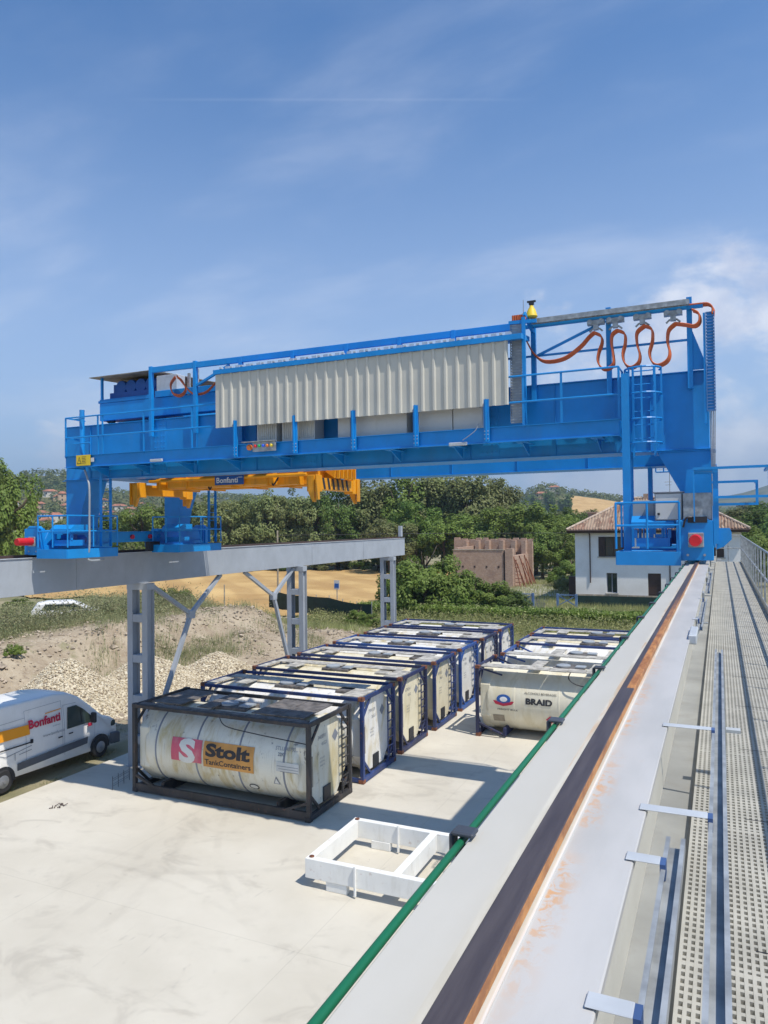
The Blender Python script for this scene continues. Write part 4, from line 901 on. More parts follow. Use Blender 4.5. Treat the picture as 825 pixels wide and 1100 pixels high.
for i, x in enumerate((X0, X1)):
    b = MB(); b.box(x - 0.13, x + 0.13, Y0 + 0.15, Y1 - 0.15, 0.98, 1.30); b.box(x - 0.15, x + 0.15, Y0, Y0 + 0.3, 0.92, 1.36); b.box(x - 0.15, x + 0.15, Y1 - 0.3, Y1, 0.92, 1.36); eb = b.build('end_beam', 'yellow', sp_, bevel=0.008)
    sx = x + 0.151 * (1 if i else -1)
    if i:
        b = MB()
        for k in range(6):
            y = Y0 + 0.42 + k * 0.27; b.prism([(y, 1.0), (y + 0.11, 1.0), (y + 0.02, 1.30), (y - 0.09, 1.30)], 'x', x + 0.131, x + 0.136)
        b.build('stripe', 'ink', eb)
    for y in (Y0 + 0.02, Y1 - 0.02):
        dirx = 1 if i else -1
        g = MB(); g.prism([(x - 0.09, 1.35), (x + 0.09, 1.35), (x + 0.09, 0.90), (x + 0.05 * dirx + 0.05, 0.64), (x + 0.05 * dirx - 0.01, 0.64), (x - 0.09, 0.88)], 'y', y - 0.05, y + 0.05)
        g.box(x + dirx * 0.155, x + dirx * 0.185, y - 0.09, y + 0.09, 0.70, 1.36); g.build('guide_flipper', 'yellow', eb, bevel=0.006)
b = MB(); b.box(X0 + 0.25, X0 + 0.6, 17.1, 17.4, 1.49, 1.60); b.build('hydraulic_unit', 'dark', sp_)
b = MB(); b.prism([(-14.5, 1.95), (-9.7, 1.95), (-9.7, 1.70), (-10.4, 1.45), (-13.6, 1.45)], 'y', 17.5, 18.7)
for x in (-13.8, -10.9): b.box(x, x + 0.5, 17.3, 18.9, 1.5, 1.8)
b.build('headblock', 'yellow', sp_, bevel=0.01)
b = MB(); b.prism([(-11.3, 1.60), (-10.0, 1.60), (-9.55, 1.30), (-9.45, 1.86), (-11.3, 1.86)], 'y', 17.7, 18.9); b.build('cable_basket', 'yellow', sp_, bevel=0.01)
for k in range(5): MB().box(-9.5 - 0.10 * k * 0.0, -9.42, 17.75 + k * 0.24, 17.80 + k * 0.24, 1.32, 1.85).build('basket_rib', 'yellow', sp_)
b = MB()
for x in (-13.6, -10.7):
    for y in (17.6, 18.6): b.tube([(x, y, 1.85), (x, y, 3.1)], 0.012, 6)
b.build('hoist_rope', 'dark', sp_)
b = MB(); b.tube(sm([(-13.5, 17.3, 1.3), (-13.4, 17.28, 1.1), (-13.2, 17.25, 1.5), (-12.9, 17.3, 1.6)]), 0.025, 6); b.tube(sm([(-11.3, 17.3, 1.5), (-11.2, 17.2, 1.15), (-11.0, 17.2, 1.4)]), 0.025, 6); b.build('hydraulic_hose', 'dark', sp_)
c0 = ony(231, 516, 17.1); c1 = ony(262, 516, 17.1)
b = MB(); b.box(c0.x, c1.x, 17.09, 17.10, 1.20, 1.46); sg = b.build('name_plate', 'sign_blue', sp_)
b = MB(); lettering(b, 'Bonfanti', 0.15, lambda u, v: (c0.x + 0.06 + u, 17.086, 1.26 + v), width=(c1.x - c0.x) * 0.74, bold=0.02); b.build('lettering', 'ink_white', sg, fix=False)
b = MB(); c9 = (c0.x + c1.x) / 2; b.box(c9 - 0.45, c9 + 0.45, 17.102, 17.19, 1.17, 1.49); b.build('plate_carrier', 'yellow', sp_)
b = MB(); f = lambda u, v: (c0.x + u, 17.086, 1.20 + v); w_ = c1.x - c0.x; poly(b, [(w_ * 0.82, 0.215), (w_ * 0.96, 0.215), (w_ * 0.96, 0.19), (w_ * 0.82, 0.19)], f, 1); b.build('emblem', 'galv_light', sg, fix=False)
#@@PART2

# ================================================================ TANK CONTAINERS
CL, CW, CH = 6.058, 2.438, 2.591
def container(x0, y0, label, fr, tk, wk, style, group='tank containers standing in the yard', seed=0):
    R = random.Random(seed); F = FR[fr]; T = TK[tk]; W = WK[wk]
    t = thing('tank_container', (x0 + CL / 2, y0 + CW / 2, GZ), label, 'tank container', group)
    x1, y1, z0, z1 = x0 + CL, y0 + CW, GZ + 0.005, GZ + CH
    p = 0.115
    b = MB()
    for x in (x0, x1 - p):
        for y in (y0, y1 - p): b.box(x, x + p, y, y + p, z0 + 0.12, z1 - 0.12)
        b.box(x, x + p, y0 + p, y1 - p, z0 + 0.02, z0 + 0.17); b.box(x + 0.02, x + p - 0.02, y0 + p, y1 - p, z1 - 0.13, z1 - 0.01)
        for ya, yb in ((y0 + p, y0 + 0.62), (y1 - p, y1 - 0.62)):
            xm = x + p / 2
            b.bar((xm, ya, z0 + 0.66), (xm, yb, z0 + 0.15), 0.08, 0.05, (1, 0, 0)); b.bar((xm, ya, z1 - 0.62), (xm, yb, z1 - 0.12), 0.08, 0.05, (1, 0, 0))
    for y in (y0, y1 - 0.09):
        if style != 'open': b.box(x0 + p, x1 - p, y, y + 0.08, z1 - 0.12, z1 - 0.02)
        else:
            b.bar((x0 + p, y + 0.04, z1 - 0.08), (x0 + 0.95, y + 0.04 + (0.25 if y == y0 else -0.25), z1 - 0.35), 0.06)
            b.bar((x1 - p, y + 0.04, z1 - 0.08), (x1 - 0.95, y + 0.04 + (0.25 if y == y0 else -0.25), z1 - 0.35), 0.06)
        if style != 'open': b.box(x0 + p, x1 - p, y + 0.01, y + 0.09, z0 + 0.03, z0 + (0.26 if style == 'deep' else 0.15))
        if style == 'deep' or style == 'open':
            for xa, xb in ((x0 + p, x0 + 1.0), (x1 - p, x1 - 1.0)):
                b.bar((xa, y + 0.045, z0 + 0.48), (xb, y + 0.045, z0 + 0.14), 0.07, 0.08, (0, 1, 0))
    # saddles
    for x in (x0 + 1.0, x1 - 1.1): b.box(x, x + 0.1, y0 + 0.1, y1 - 0.1, z0 + 0.05, z0 + 0.36)
    b.build('frame', F, t, bevel=0.006)
    for x in (x0 - 0.004, x1 - 0.174):
        for y in (y0 - 0.004, y1 - 0.158):
            for z in (z0, z1 - 0.118): MB().box(x, x + 0.178, y, y + 0.162, z, z + 0.118).build('corner_casting', 'castings' if fr != 'black' else F, t, bevel=0.008)
    # tank: barrel with dished ends
    rad = 1.165; zc = GZ + 0.13 + rad; yc = (y0 + y1) / 2; e = 0.16
    prof = []
    for k in range(9):
        a = k / 8 * math.pi / 2; prof.append((rad * (0.55 + 0.45 * math.sin(a)) if k else rad * 0.5, 0.40 * (1 - math.sin(a)) ** 1.0 * 0 + e + 0.36 * (1 - math.cos(math.pi / 2 - a))))
    prof = [(rad * s, e + 0.34 * (1 - math.sqrt(max(0, 1 - s ** 2.6)))) for s in (0.02, 0.3, 0.55, 0.72, 0.84, 0.92, 0.97, 0.993, 1.0)]
    prof2 = [(r, CL - q) for r, q in reversed(prof)]
    tb = MB().lathe(prof + prof2, (x0, yc, zc), 'x', 56).build('tank_shell', T, t, smooth=35)
    nb = 4 if style == 'deep' else 3
    for k in range(nb):
        b = MB()
        xx = x0 + 0.62 + (CL - 1.24) * (k + (0.5 if nb == 3 else 0.15)) / (nb - (0 if nb == 3 else 0.7))
        b.lathe([(rad + 0.001, -0.03), (rad + 0.008, -0.025), (rad + 0.008, 0.025), (rad + 0.001, 0.03)], (xx, yc, zc), 'x', 56)
        b.build('band', 'ink_grey' if style == 'deep' else T, tb, smooth=35)
    # cladding panel on the end
    for xe, s in ((x1 - 0.10, 1), (x0 + 0.10, -1)):
        g = MB(); c = 0.54; ya, yb = y0 + 0.15, y1 - 0.15; za, zb = z0 + 0.2, z1 - 0.16
        pts = [(ya + c, za), (yb - c, za), (yb, za + c), (yb, zb - c), (yb - c, zb), (ya + c, zb), (ya, zb - c), (ya, za + c)]
        g.prism(pts, 'x', xe - s * 0.05, xe - s * 0.42)
        # bulge
        ep = g.build('end_cladding', T, t, bevel=0.02)
        if s > 0:
            h = MB(); h.box(xe - 0.045, xe - 0.01, y0 + 0.95, y0 + 1.35, z0 + 0.22, z0 + 0.62); h.build('outlet_box', 'dark', ep, bevel=0.01)
            q = MB(); f = lambda u, v: (xe - 0.045, y0 + 0.35 + u, v)
            lettering(q, '%d' % R.randint(200000, 999999), 0.11, lambda u, v: f(u, v), 0.35, z0 + 1.95); lettering(q, '%d%dG1' % (R.randint(2, 4), R.randint(0, 9)), 0.10, lambda u, v: f(u, v), 0.55, z0 + 1.75)
            for k in range(3): lettering(q, '%d KG' % R.randint(3000, 36000), 0.05, lambda u, v: f(u, v), 0.45, z0 + 1.4 - k * 0.10)
            poly(q, [(1.15, z0 + 1.86), (1.33, z0 + 2.04), (1.51, z0 + 1.86), (1.33, z0 + 1.68)], f, 2)
            q.build('end_lettering', 'ink_grey', ep, fix=False)
            pl = MB(); pl.box(x1 - 0.08, x1 - 0.06, y0 + 0.135, y0 + 0.28, z0 + 0.85, z0 + 1.65); pl.build('document_plate', 'plinth', ep)
    # ladder at the end
    b = MB(); ly0, ly1 = y1 - 0.60, y1 - 0.20
    for y in (ly0, ly1): b.box(x1 - 0.035, x1 - 0.005, y, y + 0.035, z0 + 0.17, z1 - 0.12)
    for k in range(8): b.box(x1 - 0.03, x1 - 0.008, ly0 + 0.035, ly1, z0 + 0.35 + k * 0.265, z0 + 0.385 + k * 0.265)
    b.build('ladder', F, t)
    # gangway plates on top and boxes
    b = MB(); zt = z1 - 0.045
    full = [(0.2, 5.85, 0.06, 0.60)] if style == 'open' else [(0.15, 5.9, 0.10, 0.62)]
    full += [(0.5, 5.6, CW - 0.62, CW - 0.10)] if style != 'open' else []
    full += [(1.9, 2.35, 0.62, CW - 0.62), (4.0, 4.5, 0.62, CW - 0.62)]
    if style == 'deep': full = [(0.15, 5.9, 0.10, 0.34), (0.3, 1.4, 0.5, 2.2), (2.0, 2.5, 0.5, 2.2), (3.9, 5.6, 0.5, 2.2)]
    if style == 'rail':
        q = R.uniform(-0.15, 0.15); full = [(0.25, 3.0 + q, 1.30, 1.78), (3.3 + q, 5.5, 1.30, 1.78), (5.25 + q, 5.92, 0.12, 1.28), (0.15, 0.45, 0.12, 1.28), (1.0 + q, 1.5 + q, 0.55, 1.28)]
    for xa, xb, ya, yb in full:
        n_ = max(1, int((xb - xa) / 0.6))
        for k in range(n_):
            a = x0 + xa + (xb - xa) * k / n_; bq = x0 + xa + (xb - xa) * (k + 1) / n_ - 0.02
            dz = R.uniform(-0.008, 0.008); b.box(a, bq, y0 + ya, y0 + yb, zt + dz, zt + dz + 0.03)
    b.build('gangway', W, t)
    b = MB(); mx = x0 + 3.0 + R.uniform(-0.2, 0.2)
    b.box(mx - 0.55, mx + 0.55, yc - 0.28, yc + 0.46, zc + rad - 0.10, z1 - 0.07); b.build('manhole_box', WK['dark'], t, bevel=0.02)
    b = MB(); b.lathe([(0.26, 0), (0.26, 0.05), (0.2, 0.07)], (mx - 0.2, yc, z1 - 0.058), 'z', 20); b.box(mx + 0.25, mx + 0.6, yc - 0.2, yc + 0.2, z1 - 0.058, z1 - 0.015); b.build('manhole_lid', 'cabinet_grey', t, smooth=40)
    b = MB(); vx = x0 + 4.6; b.box(vx, vx + 0.55, yc - 0.28, yc + 0.4, zc + rad - 0.09, z1 - 0.075); b.build('valve_box', WK['dark'] if R.random() < 0.6 else 'lamp_orange' if False else WK['grey'], t, bevel=0.02)
    # mapping for decals on the near flank
    Rr = rad + 0.014
    def flank(u, v):  # u along x from the left end, v height above the ground
        zz = GZ + v - zc; a = max(-0.999, min(0.999, zz / Rr)); return (x0 + u, yc - Rr * math.sqrt(1 - a * a), GZ + v)
    return t, tb, flank

XC = -15.95
t, tb, fl = container(XC, 16.80, 'black framed tank container with red emblem and orange name panel, nearest to the white frame', 'black', 'old', 'dark', 'deep', seed=1)
b = MB(); poly(b, [(1.42, 1.10), (2.50, 1.10), (2.50, 1.74), (1.42, 1.74)], fl, 6); em = b.build('emblem', 'pink', tb, fix=False)
fl2 = lambda u, v: tuple(np.array(fl(u, v)) + np.array((0, -0.004, 0)))
fl3 = lambda u, v: tuple(np.array(fl(u, v)) + np.array((0, -0.008, 0)))
# bold white S in the emblem, ribbon shaped
b = MB(); lettering(b, 'S', 0.60, fl2, 1.70, 1.11, width=0.58, bold=0.05); b.build('lettering', 'decal_w', em, fix=False)
b = MB(); poly(b, [(2.56, 1.04), (4.26, 1.04), (4.26, 1.74), (2.56, 1.74)], fl, 6); nm = b.build('name_panel', 'decal_or', tb, fix=False)
b = MB(); lettering(b, 'Stolt', 0.32, fl2, 2.64, 1.36, width=1.5, bold=0.045)
for u_ in (3.34, 3.86):  # slab feet for the l and t
    poly(b, [(u_, 1.355), (u_ + 0.12, 1.355), (u_ + 0.12, 1.385), (u_, 1.385)], fl2, 1)
lettering(b, 'TankContainers', 0.145, fl2, 2.62, 1.12, width=1.55, bold=0.02); b.build('lettering', 'ink', nm, fix=False)
b = MB(); lettering(b, 'STLU 407926 4', 0.09, fl, 4.92, 1.76, width=0.80); lettering(b, '22K7', 0.08, fl, 5.02, 1.62, bold=0.02)
for k in range(3): poly(b, [(5.02 + 0.05 * k, 1.36 - k * 0.07), (5.68, 1.36 - k * 0.07), (5.68, 1.373 - k * 0.07), (5.02 + 0.05 * k, 1.373 - k * 0.07)], fl2, 1)
poly(b, [(4.86, 0.84), (5.08, 0.84), (4.97, 1.06)], fl, 3); b.build('serial_lettering', 'ink_grey', tb, fix=False)
b = MB(); poly(b, [(4.90, 0.86), (5.04, 0.86), (4.97, 1.01)], fl2, 3); poly(b, [(5.0, 1.22), (5.70, 1.22), (5.70, 1.47), (5.0, 1.47)], lambda u, v: tuple(np.array(fl(u, v)) + np.array((0, -0.002, 0))), 4); b.build('marking_plate', 'decal_w', tb, fix=False)
b = MB(); poly(b, [(4.15 + 0.16 * math.cos(k * math.pi / 8), 0.62 + 0.09 * math.sin(k * math.pi / 8)) for k in range(16)], fl, 3); rd = b.build('round_label', 'ink', tb, fix=False)
b = MB(); poly(b, [(4.15 + 0.13 * math.cos(k * math.pi / 8), 0.62 + 0.065 * math.sin(k * math.pi / 8)) for k in range(16)], fl2, 3); b.build('label_field', 'decal_w', rd, fix=False)
b = MB(); b.tube(sm([(XC + 3.0, 17.02, GZ + 2.44), (XC + 3.3, 16.93, GZ + 2.22), (XC + 4.3, 16.9, GZ + 2.12), (XC + 5.2, 16.9, GZ + 2.06), (XC + 5.9, 16.88, GZ + 2.02)]), 0.014, 6); b.build('hose', 'dark', t)
LBL = [('blue framed tank container with dirty white end, just behind the black framed one', 'blue', 'white', 'grey', 'rail'),
       ('navy framed tank container with cream tank and rusty corners, third in the long row', 'navy', 'cream', 'grey', 'rail'),
       ('blue framed tank container with cream barrel top, fourth in the long row', 'blue', 'cream', 'grey', 'rail'),
       ('bright blue framed tank container with clean white barrel, fifth in the long row', 'bright', 'clean', 'grey', 'rail'),
       ('dark framed tank container with grey gangway top, sixth in the long row', 'navy', 'white', 'grey', 'rail'),
       ('blue framed tank container at the far end of the long row, by the hedge', 'blue', 'clean', 'grey', 'rail')]
for k, (lb, fr, tk, wk, stl) in enumerate(LBL):
    container(XC + (0.03, -0.04, 0.02, 0.0, 0.03, 0.0)[k], 19.92 + 3.10 * k, lb, fr, tk, wk, stl, seed=10 + k)
# the short row on the right
g2 = 'tank containers standing in the yard'
t, tb, fl = container(-8.30, 26.10, 'white beam type tank container lettered BRAID with round blue emblem', 'navy', 'ivory', 'grey', 'open', g2, 31)
b = MB(); lettering(b, 'BRAID', 0.20, fl, 1.86, 1.32, width=0.95, bold=0.045); lettering(b, 'ALCOHOLS BEVERAGES', 0.075, fl, 1.80, 1.66, width=1.15); lettering(b, 'FREIGHT BULK', 0.06, fl, 0.82, 1.02, width=0.75); b.build('lettering', 'ink', tb, fix=False)
fl2 = lambda u, v: tuple(np.array(fl(u, v)) + np.array((0, -0.004, 0)))
C_ = lambda cx, cz, rx, rz, n=20: [(cx + rx * math.cos(2 * math.pi * k / n), cz + rz * math.sin(2 * math.pi * k / n)) for k in range(n)]
b = MB(); poly(b, [(0.66, 1.36), (0.74, 1.24), (1.04, 1.17), (1.34, 1.24), (1.44, 1.36), (1.34, 1.36), (1.04, 1.27), (0.74, 1.36)], fl, 3); b.build('laurel', 'ink_red', tb, fix=False)
b = MB(); poly(b, C_(1.05, 1.42, 0.26, 0.17), fl, 4); e_ = b.build('emblem', 'sign_blue', tb, fix=False)
b = MB(); poly(b, C_(1.05, 1.42, 0.14, 0.09), fl2, 3); b.build('emblem_centre', 'ink_white', e_, fix=False)
b = MB(); poly(b, [(0.62, 0.56), (1.04, 0.56), (1.04, 0.82), (0.62, 0.82)], fl, 3); b.build('placard_holder', 'plinth', tb, fix=False)
b = MB(); poly(b, [(2.55, 0.80), (2.72, 0.95), (2.89, 0.80), (2.72, 0.65)], fl, 3); b.build('hazard_diamond', 'ink_red', tb, fix=False)
b = MB(); b.tube(sm([(-4.9, 26.5, GZ + 2.5), (-4.9, 26.2, GZ + 2.3), (-4.5, 26.12, GZ + 2.12), (-3.5, 26.1, GZ + 2.08), (-2.6, 26.1, GZ + 2.05)]), 0.02, 6); b.build('hose', 'dark', t)
container(-8.15, 29.0, 'white tank container with bright blue end frame, just behind the BRAID tank', 'bright', 'clean', 'grey', 'open', g2, 32)
container(-8.28, 31.95, 'blue framed tank container with pale top, last but one of the short row', 'blue', 'white', 'grey', 'rail', g2, 33)
container(-8.28, 34.75, 'blue framed tank container with cream barrel, farthest of the short row', 'blue', 'cream', 'grey', 'rail', g2, 34)

# white lifting frame lying on the yard
TZ = -7.16
A_ = onz(327.5, 921.5, TZ); B_ = onz(382, 880, TZ)
fx, fy = A_.x, A_.y; dy_ = 2.42
sf = thing('lifting_frame', (fx + 1.8, fy + dy_ / 2, GZ), 'white painted steel frame lying flat on the concrete yard', 'steel frame')
b = MB(); Lx = 3.9; w_ = 0.15; hb = 0.42
b.box(fx, fx + Lx, fy, fy + w_, TZ - hb, TZ); b.box(fx, fx + Lx, fy + dy_ - w_, fy + dy_, TZ - hb, TZ)
b.box(fx + 0.001, fx + w_, fy + w_, fy + dy_ - w_, TZ - hb, TZ - 0.003); b.box(fx + 2.02, fx + 2.02 + 0.17, fy + w_, fy + dy_ - w_, TZ - hb + 0.02, TZ - 0.003); b.box(fx + Lx - w_, fx + Lx, fy + w_, fy + dy_ - w_, TZ - hb, TZ - 0.003)
b.build('frame', 'white', sf, bevel=0.01)
for x in (fx + 0.5, fx + Lx - 0.7):
    for y in (fy + 0.02, fy + dy_ - 0.16): MB().box(x, x + 0.5, y, y + 0.13, GZ, TZ - hb - 0.001).build('foot', 'white', sf, bevel=0.01)
b = MB()
for y in (fy - 0.03, fy + dy_ - w_ - 0.03):
    x = fx + 1.22; b.bar((x, y, TZ - 0.42), (x, y, TZ + 0.05), 0.05, 0.05); b.bar((x, y, TZ - 0.42), (x - 0.0, y, GZ + 0.04), 0.045, 0.05)
b.build('locking_pin', 'white', sf, bevel=0.008)
b = MB()
for y in (fy + 0.11, fy + dy_ - 0.11): b.lathe([(0.055, 0), (0.055, 0.02), (0.02, 0.022)], (fx + 0.11, y, TZ + 0.001), 'z', 12)
b.build('corner_bolt', 'castings', sf)
# rebar cage stub and a bundle of scraps by the column
rb = MB(); r0 = onz(121, 849, GZ); r1 = onz(139, 838, GZ); rd_ = (r1 - r0)
for i in range(4):
    q = r0 + rd_ * i / 3
    for o_ in (0, 0.12): rb.tube([(q.x - o_, q.y + o_, GZ), (q.x - o_, q.y + o_, GZ + 0.36)], 0.007, 5)
for z in (0.12, 0.28): rb.tube([(r0.x, r0.y, GZ + z), (r1.x, r1.y, GZ + z), (r1.x - 0.12, r1.y + 0.12, GZ + z), (r0.x - 0.12, r0.y + 0.12, GZ + z)], 0.005, 5, closed=True)
tag(rb.build('rebar_cage', 'dark'), 'short dark rebar cage on the concrete beside the black framed tank', 'rebar')
db = MB(); c = onz(62, 866, GZ)
for k in range(11):
    a = random.uniform(0, 6.28); l = random.uniform(0.06, 0.18); p = Vector((c.x + random.uniform(-.2, .2), c.y + random.uniform(-.2, .2), GZ + 0.02)); db.tube([p, p + Vector((math.cos(a) * l, math.sin(a) * l, random.uniform(0, 0.08)))], 0.012, 4)
tag(db.build('brushwood', 'brown'), 'little heap of dark twigs on the bare concrete', 'debris')

# ================================================================ VAN
def wheel(parent, x, y, z, s=1):
    w = MB(); w.lathe([(0.20, -0.11), (0.31, -0.115), (0.345, -0.085), (0.345, 0.085), (0.31, 0.115), (0.20, 0.11)], (x, y, z), 'x', 32); t = w.build('tyre', 'rubber', parent, smooth=40)
    r = MB(); r.lathe([(0.20, 0), (0.20, 0.06 * s), (0.13, 0.09 * s), (0.05, 0.10 * s), (0.05, 0.12 * s), (0.01, 0.12 * s)], (x + 0.045 * s, y, z), 'x', 24)
    for k in range(6):
        a = k * math.pi / 3; r.tube([(x + 0.12 * s, y + 0.13 * math.cos(a), z + 0.13 * math.sin(a)), (x + 0.135 * s, y + 0.13 * math.cos(a), z + 0.13 * math.sin(a))], 0.022, 8)
    r.build('rim', 'rim', t, smooth=40)
def van():
    vx, G = -19.42, GZ - 0.02; vw = 2.0; yr, yf = 15.20, 18.95
    v = thing('delivery_van', (vx - vw / 2, 17.0, G), 'white high roof van with orange stripe parked beside the gravel heap', 'van')
    Y0 = 13.85
    prof = [(Y0, 0.38), (Y0 - 0.02, 0.9), (Y0 + 0.01, 2.2), (Y0 + 0.12, 2.46), (Y0 + 1.2, 2.52), (17.2, 2.50), (17.75, 2.42), (18.15, 2.22), (18.55, 1.88), (18.95, 1.52), (19.15, 1.36), (19.5, 1.24), (19.75, 1.08), (19.86, 0.86), (19.90, 0.55), (19.86, 0.30), (19.3, 0.28)]
    # section lofted across the width with tumblehome and rounded edges
    secs = []
    def inset(z): return 0.0 if z < 1.25 else 0.16 * ((z - 1.25) / 1.25) ** 1.5
    rows = [(0.0, 0.06), (0.012, 0.02), (0.05, 0.0)]
    mb = MB(); W = []
    offs = [0.0, 0.015, 0.05, 0.12, 0.30, vw / 2]; shr = [0.09, 0.035, 0.012, 0.0, -0.012, -0.02]
    cols = offs + [vw - o for o in reversed(offs[:-1])]; shs = shr + list(reversed(shr[:-1]))
    cy = 17.0; cz = 1.2; n = len(prof)
    for o, s in zip(cols, shs):
        for (y, z) in prof:
            yy = y - (s if y > cy else -s) * (1 if z > 0.2 else 0); zz = z - (s if z > 1.0 else -s * 0.3)
            ins = inset(z) * (1 - 2 * o / vw); x = vx - o - ins
            # nose rounding in plan
            if y > 19.2: 
                e = (y - 19.2) / 0.7; x = vx - (o + (vw / 2 - o) * 0.16 * e * e) - ins
            mb.v.append((x, yy, G + zz))
    m = len(cols)
    for i in range(m - 1):
        for j in range(n): a, b_ = i * n + j, i * n + (j + 1) % n; mb.f.append((a, b_, b_ + n, a + n))
    mb.f.append(tuple(range(n))); mb.f.append(tuple((m - 1) * n + j for j in reversed(range(n))))
    body = mb.build('body', 'van_white', v, smooth=50)
    def side(y, z, d=0.006): return (vx - inset(z) + d, y, G + z)
    sd = lambda d: (lambda u, w: side(u, w, d))
    # wheel arches: dark recess rings plus wheels
    for y in (yr, yf):
        b = MB(); P_ = [(y + 0.42 * math.cos(a), 0.36 + 0.42 * math.sin(a)) for a in [math.pi * k / 14 for k in range(15)]] + [(y - 0.42, 0.28), (y + 0.42, 0.28)]
        b.prism(P_, 'x', vx + 0.005, vx - 0.02); b.v = [(x, yy, z + G) for x, yy, z in b.v]; b.build('wheel_arch', 'dark', body)
        wheel(v, vx - 0.085, y, G + 0.345, 1); wheel(v, vx - vw + 0.085, y, G + 0.345, -1)
    b = MB(); poly(b, [(17.55, 1.30), (18.72, 1.30), (18.60, 1.47), (18.25, 1.80), (17.98, 1.98), (17.62, 1.98)], sd(0.010), 5); w1 = b.build('door_window', 'glass', body, fix=False)
    b = MB(); poly(b, [(18.13, 1.32), (18.16, 1.32), (18.16, 1.86), (18.13, 1.88)], sd(0.014), 3); b.build('window_pillar', 'dark', w1, fix=False)
    # interior glimpse kept dark; windscreen
    b = MB(); n0 = 8; ws = [(18.20, 2.16), (18.52, 1.88), (18.92, 1.52), (19.10, 1.38)]
    for k in range(n0 + 1):
        o = 0.16 + (vw - 0.32) * k / n0
        for y, z in ws:
            q = inset(z) * (1 - 2 * o / vw); b.v.append((vx - o - q, y + 0.02, G + z + 0.02))
    for k in range(n0):
        for j in range(3): a = k * 4 + j; b.f.append((a, a + 1, a + 5, a + 4))
    b.build('windscreen', 'glass', body, fix=False)
    # seams
    b = MB()
    for P_ in ([(17.45, 0.50), (17.45, 2.10)], [(18.70, 0.75), (18.72, 1.30)], [(17.45, 2.08), (17.98, 2.06)], [(16.0, 0.55), (16.0, 2.22)], [(16.0, 2.22), (17.4, 2.24)], [(17.38, 0.55), (17.38, 2.24)], [(Y0 + 0.1, 1.98), (16.0, 2.02)]):
        (ya, za), (yb, zb) = P_; d = 0.010
        if abs(za - zb) > abs(ya - yb): poly(b, [(ya, za), (ya + d, za), (yb + d, zb), (yb, zb)], sd(0.005), 6)
        else: poly(b, [(ya, za), (yb, zb), (yb, zb + d), (ya, za + d)], sd(0.005), 1)
    b.build('door_seam', 'ink_grey', body, fix=False)
    b = MB(); b.prism([(vx + 0.001 - 0.0, 0), (vx + 0.03, 0), (vx + 0.03, 1), (vx, 1)], 'y', 0, 0.0001); b = MB()
    poly(b, [(15.68, 0.52), (18.38, 0.62), (18.42, 0.84), (15.68, 0.74)], sd(0.016), 2); b.build('side_moulding', 'van_trim', body, fix=False)
    b = MB(); poly(b, [(14.0, 1.235), (16.2, 1.235), (16.2, 1.275), (14.0, 1.275)], sd(0.016), 1); b.box(vx + 0.0, vx + 0.03, 16.16, 16.24, G + 1.22, G + 1.34); b.build('door_track', 'dark', body, fix=False)
    b = MB(); poly(b, [(13.9, 1.52), (16.15, 1.50), (16.15, 1.80), (13.9, 1.86)], sd(0.008), 3); b.build('orange_stripe', 'van_orange', body, fix=False)
    b = MB(); lettering(b, 'Bonfanti', 0.25, sd(0.010), 16.12, 1.66, width=1.20, bold=0.035); b.build('lettering', 'ink_red', body, fix=False)
    b = MB(); poly(b, [(16.75, 1.97), (17.36, 1.99), (17.36, 2.02), (16.75, 2.0)], sd(0.010), 1); b.build('accent_stripe', 'van_orange', body, fix=False)
    b = MB(); lettering(b, 'www.bonfanti.it', 0.085, sd(0.010), 16.62, 1.28, width=0.85)
    lettering(b, 'cranes', 0.05, sd(0.010), 17.0, 1.52, width=0.3)
    # ghosted crane drawing on the lower panel
    for P_ in ([(14.2, 1.10), (14.9, 1.18)], [(14.9, 1.18), (15.3, 1.02)], [(14.2, 1.10), (14.2, 0.80)], [(14.9, 1.18), (14.9, 0.75)], [(15.3, 1.02), (16.2, 1.14)], [(15.6, 1.06), (15.6, 0.85)], [(15.75, 0.98), (16.2, 1.02)]):
        (ya, za), (yb, zb) = P_
        if abs(za - zb) > abs(ya - yb): poly(b, [(ya, za), (ya + .02, za), (yb + .02, zb), (yb, zb)], sd(0.007), 2)
        else: poly(b, [(ya, za), (yb, zb), (yb, zb + .02), (ya, za + .02)], sd(0.007), 1)
    b.build('small_lettering', 'ink_grey', body, fix=False)
    for y, z in ((17.20, 1.10), (17.62, 1.12)): b = MB(); b.box(vx - inset(z) + 0.002, vx - inset(z) + 0.03, y, y + 0.16, G + z, G + z + 0.035); b.build('door_handle', 'dark', body, bevel=0.005)
    b = MB(); b.box(vx + 0.02, vx + 0.22, 18.50, 18.62, G + 1.28, G + 1.62); b.box(vx - 0.03, vx + 0.03, 18.50, 18.58, G + 1.30, G + 1.40); mr = b.build('wing_mirror', 'dark', body, bevel=0.03)
    b = MB(); b.box(vx + 0.0, vx + 0.05, 18.42, 18.56, G + 1.18, G + 1.27); b.build('red_tag', 'ink_red', body)
    b = MB(); b.box(vx - 0.34, vx - 0.04, 19.52, 19.72, G + 0.90, G + 1.10); b.build('headlight', 'glass', body, bevel=0.04)
    b = MB(); b.box(vx - vw + 0.04, vx - 0.04, 19.66, 19.93, G + 0.26, G + 0.62); b.box(vx - 0.06, vx + 0.012, 19.42, 19.80, G + 0.30, G + 0.70); b.build('bumper', 'van_trim', body, bevel=0.04)
    b = MB(); b.lathe([(0.03, 0), (0.03, 0.01)], (vx + 0.003, 15.4 + 1.2, G + 0.62), 'x', 12); b.build('side_marker', 'lamp_orange', body)
van()

